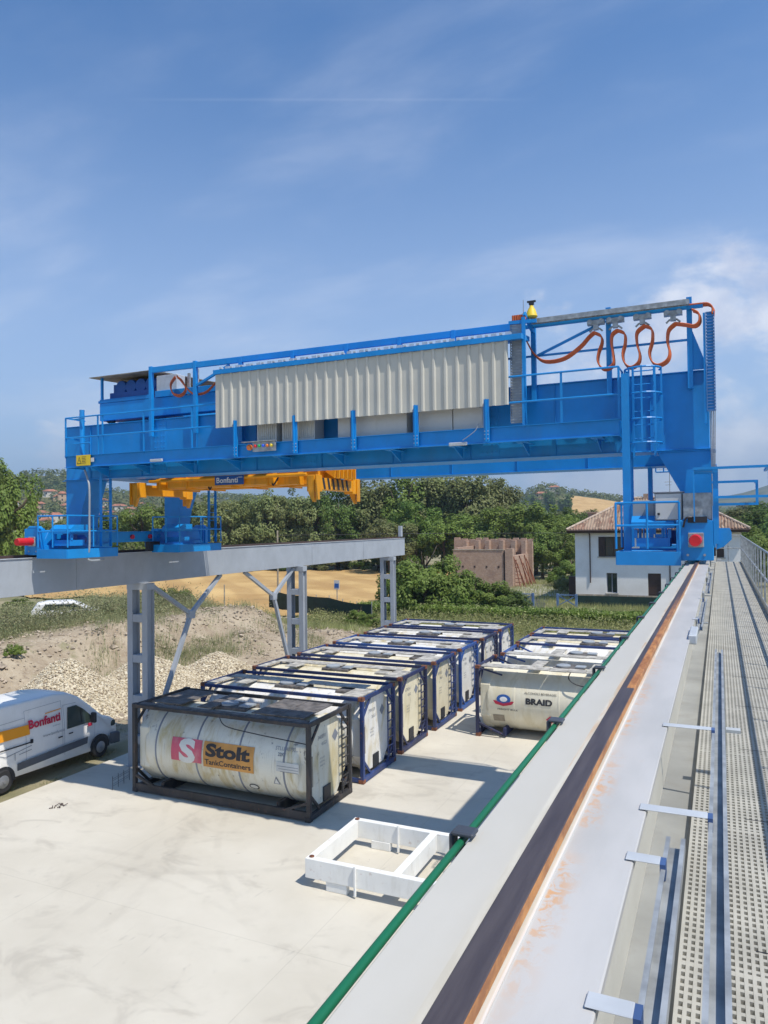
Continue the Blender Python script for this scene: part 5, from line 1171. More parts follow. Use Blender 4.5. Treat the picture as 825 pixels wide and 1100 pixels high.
# second van roof seen behind the weeds
def van2():
    c = onx(72, 640, -40); x, y = c.x, c.y; G = height(x, y) - 0.30
    v = thing('parked_car', (x, y, G), 'white car mostly hidden behind the weeds on top of the bank', 'car')
    b = MB(); L_ = 4.3
    dx, dy = dirpx(72); rx, ry = dy, -dx
    prof = [(-L_ / 2, 0.3), (-L_ / 2, 0.95), (-L_ / 2 + 0.35, 1.42), (-1.2, 1.52), (0.3, 1.50), (0.9, 1.28), (1.35, 0.98), (2.0, 0.85), (L_ / 2, 0.62), (L_ / 2, 0.3)]
    n = len(prof)
    for w in (-0.9, -0.8, 0.8, 0.9):
        for (u, z) in prof:
            z2 = z - (0.08 if abs(w) > 0.85 and z > 1 else 0); b.v.append((x + rx * u + dx * w, y + ry * u + dy * w, G + z2))
    for i in range(3):
        for j in range(n): a = i * n + j; q = i * n + (j + 1) % n; b.f.append((a, q, q + n, a + n))
    b.f.append(tuple(range(n))); b.f.append(tuple(3 * n + j for j in reversed(range(n))))
    bd = b.build('body', 'van_white', v, smooth=40)
    for u in (-1.35, 1.35):
        for w in (-0.86, 0.86):
            MB().lathe([(0.2, -0.1), (0.32, -0.1), (0.32, 0.1), (0.2, 0.1)], (x + rx * u + dx * w, y + ry * u + dy * w, G + 0.3), 'y', 20).build('wheel', 'rubber', v)
    b = MB(); q = [(x + rx * u - dx * 0.905 + 0 * w, y + ry * u - dy * 0.905, G + z) for u, z, w in ((-1.6, 0.98, 0), (1.1, 0.98, 0), (0.5, 1.34, 0), (-1.3, 1.38, 0))]; b.v = q; b.f = [(0, 1, 2, 3)]; b.build('side_window', 'glass', bd, fix=False)
van2()

# ================================================================ VEGETATION
def leaf_mesh(name, pos, size, mat, up=0.35, aspect=0.6, bias=None):
    pos = np.asarray(pos); n = len(pos)
    nrm = rng.normal(size=(n, 3)); nrm[:, 2] += up
    if bias is not None: nrm = nrm * 0.5 + bias * 1.1
    nrm /= np.linalg.norm(nrm, axis=1)[:, None]
    t = rng.normal(size=(n, 3)); a = np.cross(nrm, t); a /= np.linalg.norm(a, axis=1)[:, None]; b_ = np.cross(nrm, a)
    s = size * rng.uniform(0.6, 1.35, n)[:, None]; a = a * s; b_ = b_ * s * aspect
    V = np.empty((n, 4, 3)); V[:, 0] = pos - a; V[:, 1] = pos - b_ + a * 0.15; V[:, 2] = pos + a; V[:, 3] = pos + b_ + a * 0.15
    me = bpy.data.meshes.new(name); me.vertices.add(n * 4); me.vertices.foreach_set('co', V.reshape(-1))
    me.loops.add(n * 4); me.loops.foreach_set('vertex_index', np.arange(n * 4)); me.polygons.add(n)
    me.polygons.foreach_set('loop_start', np.arange(n) * 4); me.polygons.foreach_set('loop_total', np.full(n, 4)); me.update(); me.validate()
    me.materials.append(mat); return me
def crown_pts(n, kind):
    """points of a crown of unit radius, base at z=-1"""
    P = []
    nc = {'round': 62, 'tall': 80, 'bush': 52}[kind]
    cl = []
    for k in range(nc):
        d = rng.normal(size=3); d /= np.linalg.norm(d); r = rng.uniform(0.35, 0.92) ** 0.7
        p = d * r
        if kind == 'tall': p *= (0.62, 0.62, 1.0); p[0] *= 1.0 - 0.25 * p[2]; p[1] *= 1.0 - 0.25 * p[2]
        if kind == 'bush': p[2] = abs(p[2]) * 1.2 - 0.5
        cl.append((p, rng.uniform(0.09, 0.24)))
    w = np.array([c[1] ** 2 for c in cl]); w /= w.sum(); idx = rng.choice(nc, n, p=w)
    cc = np.array([c[0] for c in cl])[idx]; rr = np.array([c[1] for c in cl])[idx]
    d = rng.normal(size=(n, 3)); d /= np.linalg.norm(d, axis=1)[:, None]
    pts = cc + d * (rr * rng.uniform(0.45, 1.15, n) ** 0.6)[:, None]
    rad_ = pts / np.maximum(np.linalg.norm(pts, axis=1), 1e-3)[:, None]
    return pts, d * 0.6 + rad_ * 0.5 + np.array((0, 0, 0.45))
CROWN = {}
def crown(kind, mat, n, size, var):
    k = (kind, mat, var)
    if k not in CROWN: pp, bb = crown_pts(n, kind); CROWN[k] = leaf_mesh('crown', pp, size, LF[mat], bias=bb)
    return CROWN[k]
def trunk_mesh(h, r):
    b = MB(); lean = random.uniform(-0.06, 0.06)
    b.tube([(0, 0, 0), (lean * h * 0.3, 0, h * 0.3), (lean * h, 0, h * 0.8)], [r, r * 0.75, r * 0.35], 8)
    for k in range(5):
        a = k * 1.3; z = h * (0.35 + 0.08 * k); b.tube([(lean * z, 0, z), (math.cos(a) * h * 0.12, math.sin(a) * h * 0.12, z + h * 0.12), (math.cos(a) * h * 0.2, math.sin(a) * h * 0.2, z + h * 0.28)], [r * 0.4, r * 0.25, r * 0.08], 6)
    return b
TRUNKS = None
def tree(x, y, ztop, rad, kind, mat, label, group=None, name='tree', vz=None, nleaf=9500, lsize=0.038):
    global TRUNKS
    g = height(x, y); h = ztop - g
    t = thing(name, (x, y, g), label, 'tree' if kind != 'bush' else 'bush', group)
    t.rotation_euler = (0, 0, random.uniform(0, 6.28))
    ch = vz or (h * 0.46 if kind != 'bush' else h * 0.55)
    me = crown(kind, mat, nleaf, lsize, random.randint(0, 2))
    o = bpy.data.objects.new('crown', me); COL.objects.link(o); o.parent = t
    top = ch if kind != 'bush' else ch
    zc = h - ch * 0.93 if kind != 'bush' else h * 0.42
    o.location = (0, 0, zc); o.scale = (rad, rad, ch)
    if TRUNKS is None:
        b = trunk_mesh(1.0, 0.035); me2 = bpy.data.meshes.new('trunk'); me2.from_pydata(b.v, [], b.f); me2.shade_smooth(); me2.materials.append(MT['bark']); TRUNKS = me2
    tk = bpy.data.objects.new('trunk', TRUNKS); COL.objects.link(tk); tk.parent = t; tk.scale = (h * 0.9,) * 3
    return t
def tpx(u, Y, vtop):
    c = ony(u, vtop, Y); return c.x, Y, c.z
WG = 'trees at the edge of the wheat field'
# (px, Y, top row, crown radius m, kind, leaves)
wood = [(8, 62, 489, 4.2, 'round', 'green'), (-22, 60, 480, 5.0, 'round', 'green'), (-60, 60, 500, 5.5, 'round', 'dark'), (38, 80, 562, 3.5, 'round', 'dark'),
        (-5, 85, 566, 4, 'round', 'dark'), (62, 92, 556, 4, 'round', 'olive'), (88, 96, 553, 4, 'round', 'olive'), (120, 98, 551, 5, 'round', 'dark'), (150, 96, 538, 4.5, 'round', 'green'),
        (172, 100, 534, 5, 'round', 'green'), (206, 104, 529, 5, 'round', 'dark'), (238, 104, 530, 5.2, 'round', 'olive'), (262, 108, 531, 5.0, 'tall', 'olive'), (287, 108, 523, 5.5, 'tall', 'olive'),
        (312, 112, 526, 5.5, 'round', 'olive'), (338, 112, 524, 5.5, 'round', 'olive'), (362, 114, 520, 5.5, 'round', 'dark'), (385, 116, 514, 6, 'tall', 'olive'), (408, 118, 508, 6.5, 'tall', 'olive'),
        (432, 118, 504, 6.5, 'tall', 'green'), (452, 122, 501, 7, 'tall', 'olive'), (475, 124, 499, 7, 'tall', 'olive'), (499, 122, 500, 7, 'tall', 'olive'), (523, 124, 502, 6.0, 'tall', 'olive'), (541, 126, 512, 5.5, 'tall', 'olive'),
        (300, 122, 540, 6, 'round', 'dark'), (350, 124, 540, 6, 'round', 'dark'), (400, 126, 535, 7, 'round', 'dark'), (250, 122, 545, 6, 'round', 'dark'),
        (195, 116, 545, 6, 'round', 'dark'), (445, 112, 540, 5.5, 'round', 'dark'), (478, 112, 548, 5.5, 'round', 'green'), (418, 106, 556, 5, 'round', 'olive'), (510, 114, 545, 5.5, 'round', 'green'),
        (550, 114, 535, 6.0, 'round', 'green'), (575, 112, 540, 6.0, 'round', 'green'), (596, 116, 546, 5.0, 'round', 'green'), (582, 104, 565, 3.5, 'round', 'green'), (598, 104, 568, 3.5, 'round', 'green'), (606, 130, 545, 5, 'round', 'dark'),
        (628, 150, 553, 6, 'round', 'far'), (655, 150, 558, 6, 'round', 'dark'), (600, 160, 550, 6, 'round', 'far'), (635, 170, 548, 6, 'round', 'far'), (690, 170, 555, 6, 'round', 'far'), (725, 180, 556, 6, 'round', 'far'),
        (775, 118, 556, 5, 'round', 'dark'), (795, 150, 547, 8, 'round', 'far'), (815, 122, 552, 6, 'round', 'dark'), (835, 140, 540, 8, 'round', 'dark'), (850, 110, 545, 6, 'round', 'green'), (760, 190, 548, 8, 'round', 'far'), (812, 220, 541, 10, 'round', 'far'),
        (785, 95, 568, 3.5, 'round', 'dark'), (806, 98, 566, 4, 'round', 'green'), (880, 120, 545, 8, 'round', 'dark'), (930, 120, 545, 8, 'round', 'green')]
kinds = {'green': 'leafy green', 'olive': 'olive tinged', 'dark': 'dark green', 'far': 'hazy green'}
for i, (u, Y, vt, r, kd, mt) in enumerate(wood):
    x, y, zt = tpx(u, Y, vt)
    shape = {'round': 'round', 'tall': 'tall upright'}[kd]
    if u < 60: where = 'left of the crane, in front of the hill village'; gr = 'trees by the hill village'
    elif u < 230: where = 'behind the left crane leg at the field edge'; gr = WG
    elif u < 390: where = 'behind the wheat field below the crane'; gr = WG
    elif u < 548: where = 'behind the brick ruin and the end of the runway'; gr = WG
    elif u < 700: where = 'between the brick ruin and the white house'; gr = 'trees around the white house'
    else: where = 'beyond the right side of the white house'; gr = 'trees around the white house'
    tree(x, y, zt, r, kd, mt, '%s %s tree %s' % (shape, kinds[mt], where), gr + ', ' + kinds[mt] + ' ' + shape)
# understorey bushes along the field edge
for u, Y, vt, r, mt, lb in ((455, 60, 573, 3.6, 'green', 'big round green bush beside the end of the far runway'), (474, 62, 584, 3.4, 'green', 'green bush at the left foot of the brick ruin'), (438, 66, 588, 3.0, 'dark', 'dark green bush behind the end column of the far runway'),
                        (505, 64, 612, 3.0, 'dark', 'low dark creeper clump before the left half of the ruin wall'), (526, 64, 614, 2.8, 'green', 'low leafy clump before the middle of the ruin wall'), (546, 64, 622, 2.2, 'dark', 'low dark clump before the right corner of the ruin'), (490, 60, 632, 2.0, 'green', 'low green clump at the left end of the hedge'),
                        (186, 52, 622, 2.0, 'green', 'bright green bush under the far runway beside the first column'), (165, 50, 626, 1.8, 'dark', 'dark bush just behind the first far column'), (148, 54, 634, 1.6, 'green', 'low green bush left of the first far column'),
                        (614, 92, 590, 3.0, 'green', 'green shrub tree just left of the white house'), (607, 84, 612, 1.5, 'olive', 'olive shrub on the track left of the house'),
                        (20, 40, 640, 1.2, 'green', 'small green bush on the left bank top'), (5, 70, 588, 3.4, 'dark', 'dark bush under the large left tree'), (28, 56, 585, 2.4, 'green', 'green bush below the village houses'), (385, 52, 648, 1.3, 'green', 'green shrub growing over the dark net fence'), (398, 51, 655, 1.1, 'green', 'light green shrub right of the net fence'),
                        (360, 110, 588, 4, 'olive', 'olive undergrowth at the far field edge, right'), (310, 108, 590, 4, 'dark', 'dark undergrowth at the far field edge, middle'), (260, 104, 590, 4, 'dark', 'dark undergrowth at the far field edge, left'),
                        (405, 112, 585, 4.5, 'dark', 'dark undergrowth behind the end of the runway'), (140, 92, 575, 4, 'olive', 'olive undergrowth behind the left crane leg'), (200, 96, 578, 4, 'dark', 'dark undergrowth below the left end carriage')):
    x, y, zt = tpx(u, Y, vt); tree(x, y, zt, r, 'bush', mt, lb, name='bush')

# blades of weeds, reeds and grass
def blades(name, pts, hgt, width, mat, kind='stuff', lean=0.35, gz=None):
    pts = np.asarray(pts); n = len(pts); a = rng.uniform(0, 6.283, n); h = hgt * rng.uniform(0.4, 1.15, n)
    dx = np.cos(a); dy = np.sin(a); w = width * rng.uniform(0.6, 1.3, n); la = rng.uniform(0, 6.283, n); ll = lean * h * rng.uniform(0, 1, n)
    V = np.zeros((n, 3, 3)); V[:, 0] = pts; V[:, 1] = pts; V[:, 2] = pts
    V[:, 0, 0] -= dx * w; V[:, 0, 1] -= dy * w; V[:, 1, 0] += dx * w; V[:, 1, 1] += dy * w
    V[:, 2, 0] += np.cos(la) * ll; V[:, 2, 1] += np.sin(la) * ll; V[:, 2, 2] += h; V[:, :2, 2] -= 0.05
    me = bpy.data.meshes.new(name); me.vertices.add(n * 3); me.vertices.foreach_set('co', V.reshape(-1)); me.loops.add(n * 3); me.loops.foreach_set('vertex_index', np.arange(n * 3))
    me.polygons.add(n); me.polygons.foreach_set('loop_start', np.arange(n) * 3); me.polygons.foreach_set('loop_total', np.full(n, 3)); me.update(); me.validate(); me.materials.append(mat)
    o = bpy.data.objects.new(name, me); COL.objects.link(o); o['kind'] = kind; return o
def scatter(cx, cy, rx, ry, n):
    P = []
    for _ in range(n):
        x = cx + rng.normal() * rx; y = cy + rng.normal() * ry; P.append((x, y, height(x, y)))
    return P
P = []
for _ in range(420):   # weeds on top of the bank
    cx, cy = rng.uniform(-47, -34.3), rng.uniform(22, 50)
    if offfield(cx, cy) and mn.noise(Vector((cx * 0.12, cy * 0.12, 9))) > -0.25: P += scatter(cx, cy, 0.5, 0.5, 48)
tag(blades('weeds', P, 0.75, 0.011, LF['weed'], lean=0.8), 'tall dry green weeds along the top of the bank', 'weeds')
def herbs(label, centres, rad, h, n, size, mat):
    Q = []
    for cx, cy in centres:
        g = height(cx, cy); k = n; Q.append(np.column_stack([cx + rng.normal(size=k) * rad, cy + rng.normal(size=k) * rad, g + np.abs(rng.normal(size=k)) * h * rng.uniform(0.5, 1.1)]))
    me = leaf_mesh('weeds', np.concatenate(Q), size, LF[mat], up=0.2, aspect=0.28); o = bpy.data.objects.new('weeds', me); COL.objects.link(o); tag(o, label, 'weeds', kind='stuff')
herbs('leafy weeds in clumps along the top of the bank', [q for q in [(rng.uniform(-48, -34.3), rng.uniform(20, 50)) for _ in range(800)] if offfield(*q)], 0.38, 0.42, 75, 0.085, 'weed')
herbs('taller weeds before the parked car on the bank', [(rng.uniform(-38.6, -36.5), rng.uniform(28, 46)) for _ in range(150)], 0.4, 0.62, 90, 0.10, 'weed')
herbs('leafy weeds in clumps on the slope and heaps', [(rng.uniform(-33, -24), rng.uniform(26, 56)) for _ in range(50)] + [(onx(u, v, X).x + rng.normal() * 0.8, onx(u, v, X).y + rng.normal() * 0.8) for u, v, X in ((215, 700, -27.5), (195, 715, -27), (235, 690, -28), (150, 700, -27.5), (180, 705, -28), (130, 710, -28), (165, 722, -26.5), (330, 690, -24), (250, 705, -26)) for _ in range(4)], 0.3, 0.3, 60, 0.07, 'weed')
P = []
for _ in range(45):    # weeds on the slope and heaps
    cx, cy = rng.uniform(-33, -24), rng.uniform(24, 55); P += scatter(cx, cy, 0.4, 0.5, 60)
for u, v, X in ((215, 700, -27.5), (195, 715, -27), (235, 690, -28), (150, 700, -27.5), (180, 705, -28), (130, 710, -28), (165, 722, -26.5), (330, 690, -24), (250, 705, -26)):
    c = onx(u, v, X); P += scatter(c.x, c.y, 0.7, 0.8, 320)
tag(blades('weeds', P, 0.6, 0.014, LF['weed']), 'scattered green weeds on the earth slope', 'weeds')
P = []
for _ in range(2600):
    x, y = rng.uniform(-21.5, -18.95), rng.uniform(10, 44)
    if mn.noise(Vector((x * 0.9, y * 0.5, 4))) > 0.02: P += scatter(x, y, 0.08, 0.08, 7)
tag(blades('grass', P, 0.13, 0.008, LF['weed']), 'sparse grass along the edge of the slab by the van', 'grass')
c = onx(15, 688, -31); tree(c.x, c.y, height(c.x, c.y) + 0.75, 0.55, 'bush', 'green', 'small green shrub alone on the bare earth bank', name='bush', nleaf=1500)
# hedge along the road with reeds before it
def hedge(x0, x1, y0, y1, h, n, label):
    P = []
    X = rng.uniform(x0, x1, n); Yv = rng.uniform(y0, y1, n); Z = rng.uniform(0, 1, n) ** 0.6
    H = np.array([h * (1 + 0.22 * mn.noise(Vector((a * 0.35, b * 0.8, 2)))) for a, b in zip(X, Yv)])
    P = np.stack([X, Yv + 0.25 * rng.normal(size=n), GZ - 0.05 + H * Z], 1)
    me = leaf_mesh('hedge', P, 0.11, LF['green'], up=0.8); o = bpy.data.objects.new('hedge', me); COL.objects.link(o)
    tag(o, label, 'hedge'); return o
hedge(-29, 12, 57.0, 59.2, 1.05, 36000, 'long green hedge between the yard and the road')
def reedbed(n, h, size, mat, x0, x1, y0, y1, label):
    X = rng.uniform(x0, x1, n); Yv = rng.uniform(y0, y1, n); ok = np.array([mn.noise(Vector((a * 0.35, b * 0.35, 6))) > -0.30 for a, b in zip(X, Yv)]); X, Yv = X[ok], Yv[ok]
    hh = np.array([1 + 0.5 * mn.noise(Vector((a * 0.4, b * 0.4, 3))) for a, b in zip(X, Yv)])
    me = leaf_mesh('reeds', np.stack([X, Yv, GZ - 0.05 + h * hh * rng.uniform(0, 1, len(X))], 1), size, LF[mat], up=0.1, aspect=0.22); o = bpy.data.objects.new('reeds', me); COL.objects.link(o); tag(o, label, 'reeds', kind='stuff')
reedbed(26000, 0.95, 0.12, 'reed', -31, 12, 49, 56, 'yellow green reeds growing in front of the hedge')
reedbed(3500, 1.25, 0.14, 'reed', -31, 12, 56.2, 58.5, 'dry stems mixed into the hedge')
P = []
for _ in range(3300):
    x = rng.uniform(-31, 12); y = rng.uniform(46, 57); 
    if mn.noise(Vector((x * 0.25, y * 0.25, 6))) > -0.35: P += scatter(x, y, 0.25, 0.25, 11)
tag(blades('reeds', P, 0.6, 0.014, LF['reed'], lean=0.7), 'tall yellowish green reed grass before the hedge', 'reeds')
P = []
for _ in range(2500):
    x = rng.uniform(-26, -13); y = rng.uniform(60, 100); P += scatter(x, y, 0.4, 0.4, 8)
for _ in range(2600):
    x = rng.uniform(-13.5, 6); y = rng.uniform(59.5, 71); P += scatter(x, y, 0.4, 0.4, 7)
tag(blades('grass', P, 0.5, 0.02, LF['reed']), 'rough grass beside the track and the ruin', 'grass')

# gravel heap and loose stones
def heap_z(x, y):
    z = 0
    for cx, cy, h, rx, ry in ((-25.6, 23.0, 2.35, 2.9, 3.3), (-25.0, 27.2, 1.8, 2.7, 4.2), (-23.8, 31.0, 1.5, 1.8, 3.2)):
        d = math.hypot((x - cx) / rx, (y - cy) / ry); z = max(z, h * max(0, 1 - d) + 0.0) if d < 1 else z
    return z
def smoothheap(x, y):
    s = 0
    for dx in (-0.35, 0, 0.35):
        for dy in (-0.35, 0, 0.35): s += heap_z(x + dx, y + dy)
    return s / 9 + 0.07 * mn.noise(Vector((x * 1.2, y * 1.2, 0)))
mb = MB(); NXg, NYg = 60, 110
for i in range(NXg + 1):
    for j in range(NYg + 1):
        x = -29 + 7.6 * i / NXg; y = 19 + 16 * j / NYg; s = smoothheap(x, y); mb.v.append((x, y, GZ - 0.1 + s * 1.12 - (0.25 if s < 0.06 else 0)))
for i in range(NXg):
    for j in range(NYg): a = i * (NYg + 1) + j; mb.f.append((a, a + NYg + 1, a + NYg + 2, a + 1))
def gravel_mat():
    m, nt, N, L, P = _new('gravel'); p = _geo(N)
    v = N.new('ShaderNodeTexVoronoi'); v.inputs['Scale'].default_value = 14; L.new(p, v.inputs['Vector'])
    sc = N.new('ShaderNodeSeparateColor'); L.new(v.outputs['Color'], sc.inputs[0])
    c = _mix(N, L, sc.outputs[0], (0.42, 0.34, 0.22), (0.66, 0.60, 0.47)); c = _mix(N, L, _ramp(N, L, sc.outputs[1], 0.78, 0.9), c, (0.22, 0.17, 0.12))
    L.new(c, P.inputs['Base Color']); P.inputs['Roughness'].default_value = 0.9; _bump(N, L, P, v.outputs['Distance'], -1.0, 0.05); return m
GM = gravel_mat(); hp = mb.build('gravel_heap', GM, smooth=70, fix=False); tag(hp, 'heap of pale gravel behind the white van', 'gravel', kind='stuff')
st = MB()
def stone(x, y, z, r):
    n = len(st.v)
    q = [(1, 0, 0), (-1, 0, 0), (0, 1, 0), (0, -1, 0), (0, 0, 1), (0, 0, -1)]; a = random.uniform(0, 6.28); ca, sa = math.cos(a), math.sin(a)
    for px_, py_, pz_ in q:
        k = r * random.uniform(0.7, 1.3); tx = px_ * ca - pz_ * sa * 0.5; tz = px_ * sa * 0.5 + pz_ * ca; st.v.append((x + (tx * ca - py_ * sa) * k, y + (tx * sa + py_ * ca) * k, z + tz * k * 0.8))
    for f in ((0, 2, 4), (2, 1, 4), (1, 3, 4), (3, 0, 4), (2, 0, 5), (1, 2, 5), (3, 1, 5), (0, 3, 5)): st.f.append(tuple(n + i for i in f))
k = 0
while k < 15000:
    x, y = random.uniform(-28.5, -21.7), random.uniform(19.3, 34.5); s = smoothheap(x, y)
    if s < 0.08 and random.random() > 0.04: continue
    stone(x, y, max(GZ - 0.1 + s * 1.12, height(x, y)) + 0.015, random.uniform(0.03, 0.075)); k += 1
sm_m = MB(); o = st.build('gravel', GM, fix=False); tag(o, 'loose pale stones covering the gravel heap', 'gravel', kind='stuff')
# clods and stones on the slope
st = MB()
for k in range(5200):
    x, y = random.uniform(-36, -19.6), random.uniform(22, 58); stone(x, y, height(x, y) + 0.02, random.uniform(0.03, 0.13) * (1 if random.random() > 0.03 else 2.2))
for k in range(260):
    x = -34.0 + random.gauss(0, 0.5); y = random.uniform(16, 26); stone(x, y, height(x, y) + 0.12, random.uniform(0.12, 0.32))
o = st.build('rubble', paint('rubble', (0.40, 0.33, 0.25), 0.9, var=0.35, scale=3), fix=False); tag(o, 'clods and stones strewn over the earth slope', 'rubble', kind='stuff')

# ================================================================ HOUSE, RUIN, FENCES
def brick_mat():
    m, nt, N, L, P = _new('old_brick'); p = _geo(N)
    mp = N.new('ShaderNodeMapping'); L.new(p, mp.inputs['Vector']); mp.inputs['Rotation'].default_value = (math.radians(90), 0, 0)
    bt = N.new('ShaderNodeTexBrick'); L.new(mp.outputs[0], bt.inputs['Vector']); bt.inputs['Scale'].default_value = 2.0; bt.inputs['Mortar Size'].default_value = 0.02
    bt.inputs['Color1'].default_value = (0.40, 0.245, 0.165, 1); bt.inputs['Color2'].default_value = (0.48, 0.325, 0.235, 1); bt.inputs['Mortar'].default_value = (0.44, 0.37, 0.30, 1)
    c = _mix(N, L, _mul(N, L, _ramp(N, L, _noise(N, L, p, 0.9, 7, 0.7), 0.45, 0.7), 0.6), bt.outputs['Color'], (0.28, 0.185, 0.145))
    c = _mix(N, L, _mul(N, L, _ramp(N, L, _noise(N, L, p, 2.5, 7, 0.7), 0.55, 0.7), 0.5), c, (0.38, 0.28, 0.20))
    L.new(c, P.inputs['Base Color']); P.inputs['Roughness'].default_value = 0.95; _bump(N, L, P, _noise(N, L, p, 6, 6), 0.6, 0.05); return m
BM = brick_mat()
def ruin():
    Y = 88.0; xl = ony(487, 600, Y).x; xr = ony(551, 600, Y).x; G = -7.9; z1 = ony(520, 592, Y).z
    t = thing('brick_ruin', ((xl + xr) / 2, Y + 4, G), 'roofless red brick farm building shored up with timber props', 'ruin')
    b = MB(); b.box(xl, xr - 1.2, Y, Y + 0.45, G, z1 + 0.1)
    wl = b.build('wall', BM, t)
    b = MB(); b.box(xr - 1.19, xr - 0.95, Y + 0.1, Y + 0.45, G, z1 + 0.1); b.build('recess', 'brown', t)
    b = MB(); b.box(xr - 0.94, xr, Y - 0.15, Y + 0.8, G, z1 + 0.3); b.build('corner_pillar', BM, t)
    Yb = 96.0; xbl = ony(488, 600, Yb).x; xbr = ony(572, 600, Yb).x; zb = ony(530, 579.5, Yb).z
    b = MB(); b.box(xbl, xbr, Yb, Yb + 0.5, G, zb)
    for k in range(11):
        x = xbl + (xbr - xbl) * k / 10.5; b.box(x, x + 0.6 + 0.4 * random.random(), Yb + 0.05, Yb + 0.45, zb, zb + random.uniform(0.05, 0.3))
    b.build('wall', BM, t)
    b = MB()
    for u in (497, 510, 521, 536, 549, 560): x = ony(u, 590, Yb - 1).x; b.box(x, x + 0.55, Yb - 1.0, Yb - 0.001, G, zb - 0.1)
    b.build('pier', BM, t)
    b = MB(); b.box(xr - 0.5, xr - 0.02, Y + 0.81, Yb - 0.01, G, z1 - 0.6); b.box(xl, xl + 0.45, Y + 0.46, Yb - 0.01, G, z1 + 0.4); b.build('wall', BM, t)
    b = MB()
    for k in range(4): x = xl + (xr - xl) * (0.15 + 0.2 * k); b.box(x, x + 0.22, Y - 0.03, Y - 0.001, G + 2.5, G + 2.75)
    b.build('putlog_hole', 'brown', wl)
    b = MB()
    for k in range(9):
        y = Y + 0.3 + k * 0.9; b.bar((xr + 0.02, y, G + 3.9 - 0.5 * (k % 3)), (xr + 0.9 + 0.45 * (k % 2), y - 0.2, G), 0.10, 0.10)
    for k in range(8): z = G + 0.3 + 0.45 * k; b.bar((xr + 0.1, Y + 0.6, z), (xr + 0.1 + (4.4 - 0.45 * k) * 0.2, Y + 0.6, z), 0.08, 0.08)
    b.build('timber_prop', paint('prop_timber', (0.26, 0.10, 0.055), 0.8, var=0.3), t)
    b = MB(); b.box(xl - 0.1, xr - 1.2, Y - 0.05, Y + 0.5, z1 + 0.1, z1 + 0.2); b.build('coping', 'plinth', t)
ruin()
def tile_mat():
    m, nt, N, L, P = _new('roof_tiles'); p = _geo(N)
    mp = N.new('ShaderNodeMapping'); L.new(p, mp.inputs['Vector']); mp.inputs['Scale'].default_value = (3.6, 1.4, 2.2)
    v = N.new('ShaderNodeTexVoronoi'); v.inputs['Scale'].default_value = 1.0; L.new(mp.outputs[0], v.inputs['Vector']); sc = N.new('ShaderNodeSeparateColor'); L.new(v.outputs['Color'], sc.inputs[0])
    c = _mix(N, L, sc.outputs[0], (0.15, 0.075, 0.05), (0.40, 0.29, 0.21)); c = _mix(N, L, _ramp(N, L, _noise(N, L, p, 0.5, 4), 0.48, 0.58), c, (0.27, 0.11, 0.07)); c = _mix(N, L, 0.5, c, _mix(N, L, sc.outputs[1], (0.12, 0.07, 0.05), (0.5, 0.40, 0.30)))
    L.new(c, P.inputs['Base Color']); P.inputs['Roughness'].default_value = 0.9; return m
TM = tile_mat()
def wall_white():
    m, nt, N, L, P = _new('white_render'); p = _geo(N); sp = N.new('ShaderNodeSeparateXYZ'); L.new(p, sp.inputs[0])
    c = _mix(N, L, _ramp(N, L, _noise(N, L, p, 0.7, 6), 0.3, 0.7), (0.78, 0.77, 0.74), (0.86, 0.855, 0.83))
    c = _mix(N, L, _mul(N, L, _ramp(N, L, sp.outputs['Z'], GZ + 2.5, GZ + 0.8), 0.25), c, (0.5, 0.45, 0.38))
    L.new(c, P.inputs['Base Color']); P.inputs['Roughness'].default_value = 0.9; return m
WW = wall_white()
